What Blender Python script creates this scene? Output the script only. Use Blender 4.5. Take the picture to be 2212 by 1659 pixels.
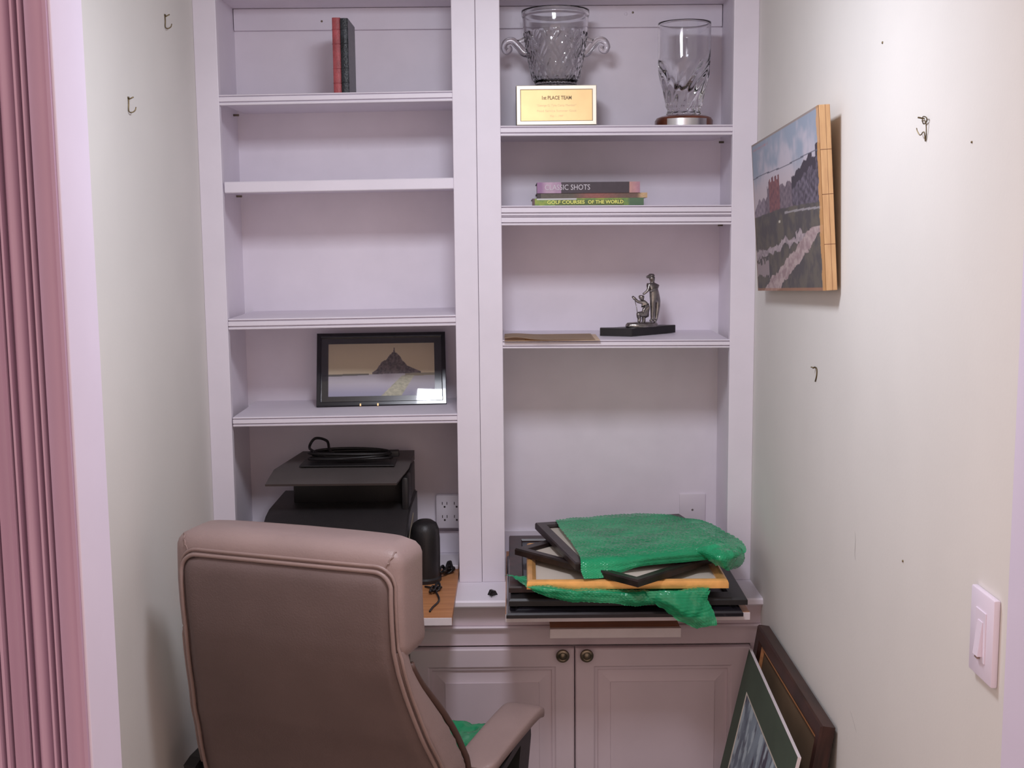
import bpy, bmesh, math, random
from mathutils import Vector, Matrix, Quaternion, noise
random.seed(7)
PI = math.pi
scene = bpy.context.scene
for o in list(bpy.data.objects): bpy.data.objects.remove(o)
COL = scene.collection

# ------------------------------------------------------------------ camera, world, lights, exposure
FPX, CD, EZ, ROLL = 2600.0, 3.06, 1.75, -0.0093
PITCH = math.atan((829.5 - 494.0) / FPX)
cam_d = bpy.data.cameras.new('camera'); cam = bpy.data.objects.new('camera', cam_d); COL.objects.link(cam)
cam_d.sensor_width = 36.0; cam_d.lens = FPX / 2212.0 * 36.0; cam_d.clip_start = 0.05
CR = Matrix.Rotation(PI / 2 - PITCH, 3, 'X') @ Matrix.Rotation(ROLL, 3, 'Z')
cam.matrix_world = Matrix.Translation((0, -CD, EZ)) @ CR.to_4x4()
scene.camera = cam

world = bpy.data.worlds.new('world'); scene.world = world; world.use_nodes = True
world.node_tree.nodes['Background'].inputs[0].default_value = (1.0, 0.76, 0.67, 1)
world.node_tree.nodes['Background'].inputs[1].default_value = 1.02

def area_light(name, loc, size, power, color, rot=(0, 0, 0), shape='RECTANGLE', size_y=None):
    l = bpy.data.lights.new(name, 'AREA'); l.shape = shape; l.size = size; l.size_y = size_y or size
    l.energy = power; l.color = color
    o = bpy.data.objects.new(name, l); COL.objects.link(o); o.location = loc; o.rotation_euler = rot
    return o
# the closet's ceiling lamp
LAMP = (-0.04, -1.20, 2.375)
area_light('closet_lamp_light', LAMP, 0.26, 13.5, (0.86, 0.89, 1.0), rot=(math.radians(18), 0, 0))

scene.view_settings.view_transform = 'Standard'; scene.view_settings.look = 'None'
scene.view_settings.gamma = 1.0; scene.view_settings.use_curve_mapping = False
scene.view_settings.exposure = 0.0

def W(px, py, x=None, y=None, z=None):
    """photograph pixel -> point on a plane of the room"""
    d = CR @ Vector(((px - 1106) / FPX, -(py - 829.5) / FPX, -1))
    c = Vector((0, -CD, EZ))
    t = (y + CD) / d.y if y is not None else (x / d.x if x is not None else (z - EZ) / d.z)
    return c + d * t

# ------------------------------------------------------------------ materials
MATS = {}
def mat(name, col, rough=0.5, metal=0.0, var=0.04, scale=8.0, bump=0.0, bscale=60.0, spec=0.5, coat=0.0, trans=0.0, ior=1.45, alpha=1.0, stretch=None, col2=None, sheen=0.0):
    if name in MATS: return MATS[name]
    m = bpy.data.materials.new(name); m.use_nodes = True; nt = m.node_tree; N = nt.nodes; L = nt.links
    b = N['Principled BSDF']
    tc = N.new('ShaderNodeTexCoord'); mp = N.new('ShaderNodeMapping'); L.new(tc.outputs['Object'], mp.inputs[0])
    if stretch: mp.inputs['Scale'].default_value = stretch
    nz = N.new('ShaderNodeTexNoise'); nz.inputs['Scale'].default_value = scale; nz.inputs['Detail'].default_value = 5
    L.new(mp.outputs[0], nz.inputs['Vector'])
    mx = N.new('ShaderNodeMix'); mx.data_type = 'RGBA'
    c2 = col2 or tuple(max(0, c * (1 - var * 2)) for c in col)
    c1 = col if col2 else tuple(min(1, c * (1 + var)) for c in col)
    mx.inputs[6].default_value = (*c2, 1); mx.inputs[7].default_value = (*c1, 1)
    rp = N.new('ShaderNodeValToRGB'); rp.color_ramp.elements[0].position = 0.35; rp.color_ramp.elements[1].position = 0.65
    L.new(nz.outputs[0], rp.inputs[0]); L.new(rp.outputs[0], mx.inputs[0]); L.new(mx.outputs[2], b.inputs['Base Color'])
    b.inputs['Roughness'].default_value = rough; b.inputs['Metallic'].default_value = metal
    b.inputs['Specular IOR Level'].default_value = spec; b.inputs['Coat Weight'].default_value = coat
    b.inputs['Transmission Weight'].default_value = trans; b.inputs['IOR'].default_value = ior; b.inputs['Alpha'].default_value = alpha
    b.inputs['Sheen Weight'].default_value = sheen
    if bump:
        n2 = N.new('ShaderNodeTexNoise'); n2.inputs['Scale'].default_value = bscale; n2.inputs['Detail'].default_value = 3
        L.new(mp.outputs[0], n2.inputs['Vector'])
        bp = N.new('ShaderNodeBump'); bp.inputs['Strength'].default_value = bump; bp.inputs['Distance'].default_value = 0.002
        L.new(n2.outputs[0], bp.inputs['Height']); L.new(bp.outputs[0], b.inputs['Normal'])
    MATS[name] = m
    return m

def paint_mat(name, rough=0.6, coat=0.0):
    m = bpy.data.materials.new(name); m.use_nodes = True; nt = m.node_tree
    a = nt.nodes.new('ShaderNodeVertexColor'); a.layer_name = 'print'
    b = nt.nodes['Principled BSDF']; nt.links.new(a.outputs[0], b.inputs['Base Color'])
    b.inputs['Roughness'].default_value = rough; b.inputs['Coat Weight'].default_value = coat
    return m

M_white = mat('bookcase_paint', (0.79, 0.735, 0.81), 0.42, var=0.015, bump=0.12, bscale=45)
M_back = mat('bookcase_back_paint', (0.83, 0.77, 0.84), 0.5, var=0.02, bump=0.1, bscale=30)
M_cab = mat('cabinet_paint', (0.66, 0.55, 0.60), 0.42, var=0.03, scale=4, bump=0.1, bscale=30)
M_wall = mat('wall_paint', (0.725, 0.70, 0.665), 0.75, var=0.02, scale=2.5, bump=0.08, bscale=150)
M_jamb = mat('jamb_paint', (0.72, 0.655, 0.80), 0.45, var=0.01)
M_casing = mat('casing_pink_paint', (0.46, 0.30, 0.42), 0.5, var=0.02, scale=3)
M_floor = mat('floor_carpet', (0.30, 0.25, 0.21), 0.95, var=0.12, scale=90, bump=0.8, bscale=300)
M_dark_gap = mat('dark_recess', (0.05, 0.04, 0.045), 0.8)
M_leather = mat('taupe_leather', (0.32, 0.225, 0.21), 0.45, var=0.05, scale=5, bump=0.25, bscale=260)
M_leather_seam = mat('taupe_leather_piping', (0.30, 0.205, 0.185), 0.42, var=0.05, bump=0.2, bscale=200)
M_blackp = mat('black_plastic', (0.016, 0.014, 0.015), 0.42, var=0.1, bump=0.2, bscale=400)
M_printer = mat('printer_charcoal_plastic', (0.030, 0.026, 0.027), 0.36, var=0.06, bump=0.3, bscale=500)
M_printer_lid = mat('printer_lid_grey', (0.10, 0.085, 0.082), 0.42, var=0.05, bump=0.3, bscale=500)
M_black_frame = mat('black_frame_lacquer', (0.012, 0.010, 0.014), 0.22, var=0.1, coat=0.3)
M_brownblack = mat('brown_black_frame', (0.022, 0.013, 0.012), 0.35, var=0.3, scale=30)
M_mottle = mat('mottled_brown_frame', (0.055, 0.022, 0.020), 0.35, scale=25, col2=(0.016, 0.012, 0.013))
M_gold = mat('gold_frame_leaf', (0.90, 0.47, 0.15), 0.33, metal=0.45, var=0.06, scale=30, bump=0.2, bscale=120)
M_walnut = mat('dark_walnut_frame', (0.040, 0.014, 0.010), 0.38, var=0.25, scale=12, stretch=(1, 1, 6))
M_board = mat('orange_wood_board', (0.52, 0.235, 0.10), 0.4, scale=7, stretch=(1.0, 14, 14), col2=(0.40, 0.165, 0.07))
M_boardedge = mat('white_board_edge', (0.74, 0.66, 0.68), 0.45, var=0.03, scale=20)
M_glass = mat('clear_glass', (0.97, 0.97, 0.98), 0.03, trans=1.0, ior=1.5, var=0.0)
M_crystal = mat('cut_crystal', (0.96, 0.96, 0.97), 0.05, trans=1.0, ior=1.5, var=0.0)
M_plaque = mat('brass_plaque', (0.80, 0.56, 0.27), 0.46, metal=0.6, var=0.03, scale=20)
M_plaque_rim = mat('bright_brass_rim', (0.95, 0.86, 0.70), 0.42, metal=0.4, var=0.01)
M_pewter = mat('pewter', (0.33, 0.31, 0.29), 0.30, metal=1.0, var=0.15, scale=60, bump=0.3, bscale=200)
M_steel = mat('brushed_steel', (0.62, 0.60, 0.60), 0.28, metal=1.0, var=0.05)
M_knob = mat('antique_brass_knob', (0.20, 0.165, 0.12), 0.35, metal=0.9, var=0.2, scale=60)
M_redbrown = mat('polished_mahogany', (0.16, 0.045, 0.022), 0.28, var=0.2, scale=20, coat=0.4)
M_paper = mat('page_edges', (0.62, 0.56, 0.46), 0.8, var=0.08, scale=4, stretch=(1, 1, 90))
M_manila = mat('manila_paper', (0.70, 0.52, 0.36), 0.6, var=0.04)
M_outlet = mat('white_plastic', (0.76, 0.70, 0.76), 0.35, var=0.01)
M_outlet_dark = mat('outlet_slot', (0.03, 0.02, 0.02), 0.6)
M_switch = mat('switch_plastic', (0.80, 0.72, 0.84), 0.35, var=0.01)
M_hook = mat('tarnished_hook_wire', (0.20, 0.15, 0.08), 0.4, metal=0.8, var=0.2, scale=90)
M_scuff = mat('grey_scuff', (0.42, 0.39, 0.38), 0.8, var=0.1)
M_ink = mat('engraved_ink', (0.30, 0.20, 0.09), 0.5)
M_ink2 = mat('faint_engraving', (0.62, 0.47, 0.27), 0.45, metal=0.4)
M_mat = mat('cream_mat_board', (0.62, 0.55, 0.47), 0.8, var=0.02)
M_greymat = mat('grey_mat_board', (0.12, 0.12, 0.14), 0.5, var=0.03)
M_back_kraft = mat('kraft_backing', (0.155, 0.10, 0.058), 0.75, var=0.12, scale=5)
M_greenmat = mat('dark_green_mat_board', (0.058, 0.080, 0.056), 0.75, var=0.05)
M_woodside = mat('pale_wood_edge', (0.64, 0.39, 0.19), 0.5, scale=8, stretch=(2, 2, 14), col2=(0.54, 0.31, 0.15))
M_lampbody = mat('lamp_white_metal', (0.8, 0.8, 0.8), 0.4)

def bubble_mat():
    m = mat('green_bubble_wrap', (0.022, 0.39, 0.165), 0.17, var=0.12, scale=12, spec=0.6, alpha=0.86, coat=0.0)
    b = m.node_tree.nodes['Principled BSDF']
    b.inputs['Subsurface Weight'].default_value = 0.0
    return m
M_bubble = bubble_mat()

def emis_mat(name, col, s):
    m = bpy.data.materials.new(name); m.use_nodes = True; b = m.node_tree.nodes['Principled BSDF']
    b.inputs['Base Color'].default_value = (*col, 1); b.inputs['Emission Color'].default_value = (*col, 1); b.inputs['Emission Strength'].default_value = s
    return m

# ------------------------------------------------------------------ object helpers
def link(name, me, m=None, parent=None, smooth=False):
    if isinstance(me, bmesh.types.BMesh):
        bm = me; me = bpy.data.meshes.new(name); bm.normal_update(); bm.to_mesh(me); bm.free()
    o = bpy.data.objects.new(name, me); COL.objects.link(o)
    if m and not me.materials: me.materials.append(m)
    if smooth is not False:
        for p in me.polygons: p.use_smooth = True
        if smooth is not True:
            try: me.set_sharp_from_angle(angle=math.radians(smooth))
            except Exception: pass
    if parent: o.parent = parent
    return o

def thing(name, label, cat, M=None, group=None):
    o = bpy.data.objects.new(name, None); COL.objects.link(o); o.empty_display_size = 0.05
    if M is not None: o.matrix_world = M if isinstance(M, Matrix) else Matrix.Translation(M)
    return tag(o, label, cat, group)
def tag(o, label, cat, group=None):
    o['label'] = label; o['category'] = cat
    if group: o['group'] = group
    return o
def struct(name, bm, m, smooth=False):
    o = link(name, bm, m, smooth=smooth); o['kind'] = 'structure'; return o

def box(bm, lo, hi, bev=0.0, seg=2):
    r = bmesh.ops.create_cube(bm, size=1.0); vs = r['verts']
    c = [(a + b) / 2 for a, b in zip(lo, hi)]; s = [abs(b - a) for a, b in zip(lo, hi)]
    for v in vs: v.co = Vector((c[0] + v.co.x * s[0], c[1] + v.co.y * s[1], c[2] + v.co.z * s[2]))
    if bev:
        es = list({e for v in vs for e in v.link_edges})
        bmesh.ops.bevel(bm, geom=es, offset=min(bev, min(s) * 0.45), segments=seg, affect='EDGES', profile=0.5)
    return bm
def B(*boxes, bev=0.0, seg=2):
    bm = bmesh.new()
    for lo, hi in boxes: box(bm, lo, hi, bev, seg)
    return bm

def tube(bm, pts, r, n=10, closed=False, cap=True):
    pts = [Vector(p) for p in pts]; k = len(pts); rr = r if hasattr(r, '__len__') else [r] * k
    rings = []; up = None
    for i, p in enumerate(pts):
        a = pts[(i - 1) % k] if (i > 0 or closed) else p; b = pts[(i + 1) % k] if (i < k - 1 or closed) else p
        t = (b - a).normalized()
        if up is None:
            up = t.orthogonal().normalized()
        else:
            up = (up - t * up.dot(t))
            up = up.normalized() if up.length > 1e-6 else t.orthogonal().normalized()
        s = t.cross(up)
        rings.append([bm.verts.new(p + (up * math.cos(2 * PI * j / n) + s * math.sin(2 * PI * j / n)) * rr[i]) for j in range(n)])
    for i in range(k if closed else k - 1):
        A, C = rings[i], rings[(i + 1) % k]
        for j in range(n): bm.faces.new((A[j], A[(j + 1) % n], C[(j + 1) % n], C[j]))
    if cap and not closed:
        bm.faces.new(rings[0][::-1]); bm.faces.new(rings[-1])
    return bm

def cat_rom(P, n):
    out = []
    P = [Vector(p) for p in P]; Q = [P[0] * 2 - P[1]] + P + [P[-1] * 2 - P[-2]]
    for i in range(1, len(Q) - 2):
        for s in range(n):
            t = s / n; a, b, c, d = Q[i - 1], Q[i], Q[i + 1], Q[i + 2]
            out.append(0.5 * ((2 * b) + (c - a) * t + (2 * a - 5 * b + 4 * c - d) * t * t + (3 * b - a - 3 * c + d) * t ** 3))
    out.append(P[-1]); return out

def lathe(bm, prof, n=48, fn=None):
    """prof: list of (r, z); a ring per point; closes ends when r == 0"""
    rings = []
    for k, (r, z) in enumerate(prof):
        if r <= 1e-6: rings.append([bm.verts.new((0, 0, z))])
        else:
            ring = []
            for j in range(n):
                th = 2 * PI * j / n; q = r * (fn(th, k, r, z) if fn else 1)
                ring.append(bm.verts.new((q * math.cos(th), q * math.sin(th), z)))
            rings.append(ring)
    for A, C in zip(rings, rings[1:]):
        if len(A) == 1 and len(C) == 1: continue
        for j in range(n):
            j2 = (j + 1) % n
            if len(A) == 1: bm.faces.new((A[0], C[j2], C[j]))
            elif len(C) == 1: bm.faces.new((A[j], A[j2], C[0]))
            else: bm.faces.new((A[j], A[j2], C[j2], C[j]))
    return bm

def loft(bm, rings, cap=True, wrap=True):
    R = [[bm.verts.new(p) for p in ring] for ring in rings]; n = len(R[0])
    for A, C in zip(R, R[1:]):
        for j in range(n if wrap else n - 1): bm.faces.new((A[j], A[(j + 1) % n], C[(j + 1) % n], C[j]))
    if cap: bm.faces.new(R[0][::-1]); bm.faces.new(R[-1])
    return bm

def prism(bm, pts, axis, a, b):
    """extrude a 2-D outline along an axis: 'x' -> pts are (y,z); 'y' -> (x,z); 'z' -> (x,y)"""
    def mk(p, t): return {'x': (t, p[0], p[1]), 'y': (p[0], t, p[1]), 'z': (p[0], p[1], t)}[axis]
    A = [bm.verts.new(mk(p, a)) for p in pts]; C = [bm.verts.new(mk(p, b)) for p in pts]; n = len(pts)
    for j in range(n): bm.faces.new((A[j], A[(j + 1) % n], C[(j + 1) % n], C[j]))
    bm.faces.new(A[::-1]); bm.faces.new(C)
    bmesh.ops.recalc_face_normals(bm, faces=bm.faces[:])
    return bm

def rect_ring(bm, w, h, prof):
    """mitred moulding swept round a w x h rectangle, prof = [(inset, height)], closed loop"""
    R = []
    for ins, z in prof:
        R.append([bm.verts.new(p) for p in ((ins, ins, z), (w - ins, ins, z), (w - ins, h - ins, z), (ins, h - ins, z))])
    k = len(R)
    for i in range(k):
        A, C = R[i], R[(i + 1) % k]
        for j in range(4): bm.faces.new((A[j], A[(j + 1) % 4], C[(j + 1) % 4], C[j]))
    bmesh.ops.recalc_face_normals(bm, faces=bm.faces[:])
    return bm

def frame_matrix(o, xa, ya):
    """origin, point on +x, point on +y side -> orthonormal matrix"""
    o = Vector(o); X = (Vector(xa) - o).normalized(); Y = (Vector(ya) - o); Y = (Y - X * Y.dot(X)).normalized(); Z = X.cross(Y)
    return Matrix(((X.x, Y.x, Z.x, o.x), (X.y, Y.y, Z.y, o.y), (X.z, Y.z, Z.z, o.z), (0, 0, 0, 1)))

def painted(name, w, h, nx, ny, fn, m, parent, off=(0, 0, 0)):
    me = bpy.data.meshes.new(name)
    vs = [(off[0] + w * i / nx, off[1] + h * j / ny, off[2]) for j in range(ny + 1) for i in range(nx + 1)]
    fs = [(j * (nx + 1) + i, j * (nx + 1) + i + 1, (j + 1) * (nx + 1) + i + 1, (j + 1) * (nx + 1) + i) for j in range(ny) for i in range(nx)]
    me.from_pydata(vs, [], fs); ca = me.color_attributes.new('print', 'FLOAT_COLOR', 'POINT')
    buf = []
    for j in range(ny + 1):
        for i in range(nx + 1):
            c = fn(i / nx, j / ny); buf += [c[0], c[1], c[2], 1.0]
    ca.data.foreach_set('color', buf)
    return link(name, me, m, parent)

def srgb(r, g, b):
    f = lambda c: (c / 255 / 12.92) if c / 255 <= 0.04045 else ((c / 255 + 0.055) / 1.055) ** 2.4
    return Vector((f(r), f(g), f(b)))
def mixc(a, b, t): t = max(0, min(1, t)); return a * (1 - t) + b * t
def sstep(a, b, x): t = max(0, min(1, (x - a) / (b - a))); return t * t * (3 - 2 * t)
def nz(x, y, s=1.0, d=3): return noise.fractal(Vector((x * s, y * s, 3.7)), 0.6, 2.1, d)

def text_part(name, s, size, m, parent, M, width=None, bold=0.0, shear=0.0, mesh_depth=0.0003):
    c = bpy.data.curves.new(name, 'FONT'); c.body = s; c.size = size; c.align_x = 'CENTER'; c.align_y = 'CENTER'
    c.extrude = mesh_depth; c.offset = bold; c.resolution_u = 3; c.shear = shear
    o = bpy.data.objects.new('tmp', c); COL.objects.link(o)
    bpy.context.view_layer.update()
    me = bpy.data.meshes.new_from_object(o.evaluated_get(bpy.context.evaluated_depsgraph_get()))
    bpy.data.objects.remove(o)
    if width:
        xs = [v.co.x for v in me.vertices]; k = width / (max(xs) - min(xs))
        for v in me.vertices: v.co.x *= k
    me.transform(M)
    me.materials.clear()
    return link(name, me, m, parent)

# ------------------------------------------------------------------ structure of the room
XL, XR, CEIL = -0.779, 0.619, 2.47
YF0, YF1 = -1.57, -1.67            # closet front wall, inner and outer face
XJ = -0.512                        # left side of the opening
struct('floor', B(((-1.9, -4.0, -0.05), (1.9, 0.36, 0.0))), M_floor)
struct('ceiling', B(((XL - 0.1, YF1, CEIL), (XR + 0.1, 0.36, CEIL + 0.05))), M_wall)
struct('wall_left', B(((XL - 0.1, YF0, 0), (XL, 0.36, CEIL))), M_wall)
struct('wall_right', B(((XR, YF0 - 0.03, 0), (XR + 0.1, 0.36, CEIL))), M_wall)
struct('wall_back', B(((XL, 0.312, 0), (XR, 0.36, CEIL))), M_wall)
bm = B(((-1.9, YF1, 0), (XJ - 0.018, YF0, CEIL)), ((XR + 0.02, YF1, 0), (1.9, YF0 - 0.03, CEIL)), ((XJ - 0.018, YF1, 2.26), (XR + 0.02, YF0, CEIL)))
struct('wall_front', bm, M_wall)
# jamb lining of the opening (left leg, right leg, head)
struct('trim_1', B(((XJ - 0.018, YF1 - 0.002, 0), (XJ, YF0 + 0.002, 2.24)), bev=0.002), M_jamb)
struct('trim_2', B(((XR - 0.001, YF1 - 0.002, 0), (XR + 0.02, YF0 - 0.03, 2.24)), bev=0.002), M_jamb)
struct('trim_3', B(((XJ - 0.018, YF1 - 0.002, 2.24), (XR + 0.02, YF0 + 0.002, 2.26)), bev=0.002), M_jamb)
# fluted casing on the room side
def casing_profile(w=0.118):
    P = [(0, 0.0), (0, 0.008), (0.003, 0.010)]
    for k in range(1, 10): t = k / 9; P.append((0.003 + 0.015 * t, 0.010 + 0.009 * t - 0.004 * math.sin(PI * t)))      # inner cove
    P += [(0.019, 0.014), (0.0205, 0.014), (0.0225, 0.021), (0.0245, 0.021), (0.0265, 0.014), (0.028, 0.014), (0.030, 0.0215), (0.0325, 0.0215), (0.0345, 0.014)]
    P += [(0.036, 0.014)] + [(0.036 + 0.016 * k / 8, 0.016 + 0.006 * math.sin(PI * k / 8)) for k in range(9)] + [(0.0525, 0.013), (0.054, 0.013), (0.0555, 0.0205), (0.058, 0.0205), (0.0595, 0.014)]
    for k in range(0, 9): t = k / 8; P.append((0.061 + 0.018 * t, 0.021 - 0.006 * math.sin(PI * t)))
    P += [(0.080, 0.015), (0.0815, 0.015), (0.0835, 0.024), (0.087, 0.024), (0.089, 0.016)]
    P += [(0.092, 0.026), (w - 0.004, 0.027), (w, 0.023), (w, 0.0)]
    return P
bm = bmesh.new()
prism(bm, [(XJ - 0.003 - a, YF1 - d * 1.5 + 0.004) for a, d in casing_profile()], 'z', 0, 2.36)
struct('trim_4', bm, M_casing, smooth=28)
bm = bmesh.new()
prism(bm, [(XR + 0.008 + a, YF1 - d) for a, d in casing_profile()], 'z', 0, 2.36)
struct('trim_5', bm, M_casing, smooth=28)
bm = bmesh.new()
prism(bm, [(YF1 - d, 2.245 + a) for a, d in casing_profile()], 'x', XJ - 0.006, XR + 0.008)
struct('trim_6', bm, M_casing, smooth=28)
# low wall skirting inside the closet
struct('baseboard_left', B(((XL, -1.56, 0), (XL + 0.014, -0.16, 0.11)), bev=0.004), M_jamb)
struct('baseboard_right', B(((XR - 0.014, -1.56, 0), (XR, -0.16, 0.11)), bev=0.004), M_jamb)

# ceiling lamp (real fixture round the light)
t = thing('ceiling_light', 'white flush ceiling lamp above the closet opening', 'lamp', (LAMP[0], LAMP[1], CEIL))
link('housing', B(((-0.15, -0.10, -0.035), (0.15, 0.10, 0.0)), bev=0.008), M_lampbody, t)
link('diffuser', B(((-0.13, -0.085, -0.046), (0.13, 0.085, -0.036)), bev=0.012, seg=3), emis_mat('lamp_diffuser', (1, 0.97, 1), 4.0), t, smooth=30)

# ------------------------------------------------------------------ built-in bookcases
ZC = 0.833                       # counter top height
YB = 0.300                       # face of the back panel
ZT = 2.345                       # underside of the top
def shelf_board(x0, x1, zt, zb, y0, tilt, name, parent, style):
    """a shelf with its grooved front nosing; tilt lifts the right end"""
    bm = bmesh.new(); h = zt - zb
    if style == 'plain':
        pr = [(y0 + 0.002, zb), (y0, zb + 0.002), (y0, zt - 0.002), (y0 + 0.002, zt), (YB, zt), (YB, zb + 0.004), (y0 + 0.02, zb + 0.004), (y0 + 0.02, zb)]
    elif style == 'double':
        m_ = zb + h * 0.5
        def nose(a, b):
            k = b - a
            return [(y0 + 0.001, a), (y0, a + 0.0015), (y0, a + k * 0.20), (y0 + 0.007, a + k * 0.23), (y0 + 0.007, a + k * 0.29), (y0 - 0.001, a + k * 0.32), (y0 - 0.001, a + k * 0.78), (y0 + 0.007, a + k * 0.81), (y0 + 0.007, a + k * 0.87), (y0, a + k * 0.9), (y0, b - 0.002)]
        pr = nose(zb, m_) + [(y0 + 0.006, m_ - 0.001), (y0 + 0.006, m_ + 0.001)] + nose(m_, zt) + [(y0 + 0.002, zt), (YB, zt), (YB, zb + 0.004), (y0 + 0.02, zb + 0.004), (y0 + 0.02, zb)]
    else:
        pr = [(y0 + 0.001, zb), (y0, zb + 0.002), (y0, zb + h * 0.20), (y0 + 0.007, zb + h * 0.24), (y0 + 0.007, zb + h * 0.31), (y0 - 0.001, zb + h * 0.35),
              (y0 - 0.001, zb + h * 0.74), (y0 + 0.007, zb + h * 0.78), (y0 + 0.007, zb + h * 0.84), (y0, zb + h * 0.88), (y0, zt - 0.0015), (y0 + 0.002, zt), (YB, zt), (YB, zb + 0.006), (y0 + 0.022, zb + 0.006), (y0 + 0.022, zb)]
    prism(bm, pr, 'x', x0, x1)
    for v in bm.verts: v.co.z += tilt * (v.co.x - (x0 + x1) / 2)
    return link(name, bm, M_white, parent, smooth=25)

def bookcase(label, xl, xr, sl, sr, shelves, gap):
    """xl..xr outer, sl / sr = bay opening between the stiles"""
    t = thing('built_in_bookcase', label, 'bookcase', (0, 0, 0))
    link('stile', B(((xl + gap[0], -0.001, ZC), (sl, 0.019, ZT + 0.06)), bev=0.0015), M_white, t)
    link('stile', B(((sr, -0.001, ZC), (xr - gap[1], 0.019, ZT + 0.06)), bev=0.0015), M_white, t)
    link('top_rail', B(((sl, -0.001, ZT), (sr, 0.019, ZT + 0.06)), bev=0.0015), M_white, t)
    il, ir = sl - 0.022, sr + 0.022
    link('side_panel', B(((xl + 0.004, 0.0195, ZC), (il, YB, ZT)),), M_white, t)
    link('side_panel', B(((ir, 0.0195, ZC), (xr - 0.004, YB, ZT)),), M_white, t)
    link('back_panel', B(((xl + 0.004, YB, ZC), (xr - 0.004, YB + 0.01, ZT + 0.02))), M_back, t)
    link('top_panel', B(((xl + 0.004, 0.0195, ZT), (xr - 0.004, YB, ZT + 0.018))), M_back, t)
    link('hanging_rail', B(((il + 0.002, YB - 0.013, ZT - 0.058), (ir - 0.002, YB, ZT - 0.001)), bev=0.001), M_white, t)
    link('backsplash_rail', B(((il + 0.002, YB - 0.012, ZC), (ir - 0.002, YB, ZC + 0.064)), bev=0.002), M_white, t)
    for zt, zb, y0, tilt, style, inset in shelves:
        sh = shelf_board(sl + inset[0], sr - inset[1], zt, zb, y0, tilt, 'shelf', t, style)
        for xx in (il + 0.006, ir - 0.006):
            pin = bmesh.new(); tube(pin, [(xx - 0.007, 0.25, zb - 0.001 + tilt * (xx - (sl + sr) / 2)), (xx + 0.009, 0.25, zb - 0.001 + tilt * (xx - (sl + sr) / 2))], 0.003, 8)
            link('shelf_pin', pin, M_knob, sh)
    return t
TL = -0.0095
bc_l = bookcase('left white built-in bookcase holding the printer and small framed picture', XL, -0.0829, -0.722, -0.142,
    [(2.0895, 2.064, -0.0, TL * -1, 'groove', (0.0, 0)), (1.876, 1.848, 0.006, TL * -1, 'plain', (0.004, 0.0)),
     (1.531, 1.504, 0.0, TL * -1, 'groove', (0.001, 0)), (1.277, 1.253, 0.0, TL * -0.8, 'groove', (0.003, 0))], (0, 0.0003))
bc_r = bookcase('right white built-in bookcase holding the crystal trophies and stacked frames', -0.0827, XR, -0.0225, 0.5565,
    [(2.004, 1.979, 0.0, -0.004, 'groove', (0, 0)), (1.806, 1.757, 0.0, -0.005, 'double', (0, 0)),
     (1.466, 1.445, 0.0, -0.006, 'groove', (0.0, 0))], (0.0003, 0))
def screw(px, py, parent, r=0.004, m=M_knob):
    p = W(px, py, y=YB - 0.013); bm = bmesh.new()
    lathe(bm, [(0, -0.002), (r, -0.002), (r, 0.0), (r * 0.6, 0.0015), (0, 0.0018)], 14)
    bm.transform(Matrix.Translation(p) @ Matrix.Rotation(PI / 2, 4, 'X'))
    return link('screw', bm, m, parent, smooth=40)
screw(695, 46, bc_l, 0.003); screw(1367, 27, bc_r, 0.003)
s_ = screw(1352, 30, bc_r, 0.0052, M_white)

# ------------------------------------------------------------------ counter and base cabinet
ct = bmesh.new()
y0 = -0.160
prism(ct, [(y0, ZC - 0.018), (y0 - 0.003, ZC - 0.014), (y0 - 0.003, ZC - 0.004), (y0 + 0.001, ZC), (0.30, ZC), (0.30, ZC - 0.018)], 'x', XL, XR)
tag(link('countertop', ct, M_white, smooth=30), 'white painted countertop running under both bookcases', 'countertop')

cb = thing('base_cabinet', 'white base cabinet with raised panel doors below the countertop', 'cabinet', (0, 0, 0))
YC = -0.135
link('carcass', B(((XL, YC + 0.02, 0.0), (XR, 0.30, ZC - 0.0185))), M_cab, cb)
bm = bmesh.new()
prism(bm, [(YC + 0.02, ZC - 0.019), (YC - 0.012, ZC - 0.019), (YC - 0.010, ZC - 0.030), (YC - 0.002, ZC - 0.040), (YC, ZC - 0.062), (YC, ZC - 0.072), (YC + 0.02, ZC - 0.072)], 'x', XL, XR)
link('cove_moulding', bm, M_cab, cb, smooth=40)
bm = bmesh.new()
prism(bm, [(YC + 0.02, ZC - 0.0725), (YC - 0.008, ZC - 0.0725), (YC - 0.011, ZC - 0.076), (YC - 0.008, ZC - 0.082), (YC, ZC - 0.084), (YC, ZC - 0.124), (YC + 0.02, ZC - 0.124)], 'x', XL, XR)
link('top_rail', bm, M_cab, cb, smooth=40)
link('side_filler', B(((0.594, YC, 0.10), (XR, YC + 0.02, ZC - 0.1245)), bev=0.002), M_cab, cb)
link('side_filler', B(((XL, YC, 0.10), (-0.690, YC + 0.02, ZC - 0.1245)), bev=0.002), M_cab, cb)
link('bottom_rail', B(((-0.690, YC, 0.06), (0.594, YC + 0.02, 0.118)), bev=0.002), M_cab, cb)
link('plinth', B(((XL, YC + 0.03, 0.0), (XR, YC + 0.018, 0.06))), M_cab, cb)
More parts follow.
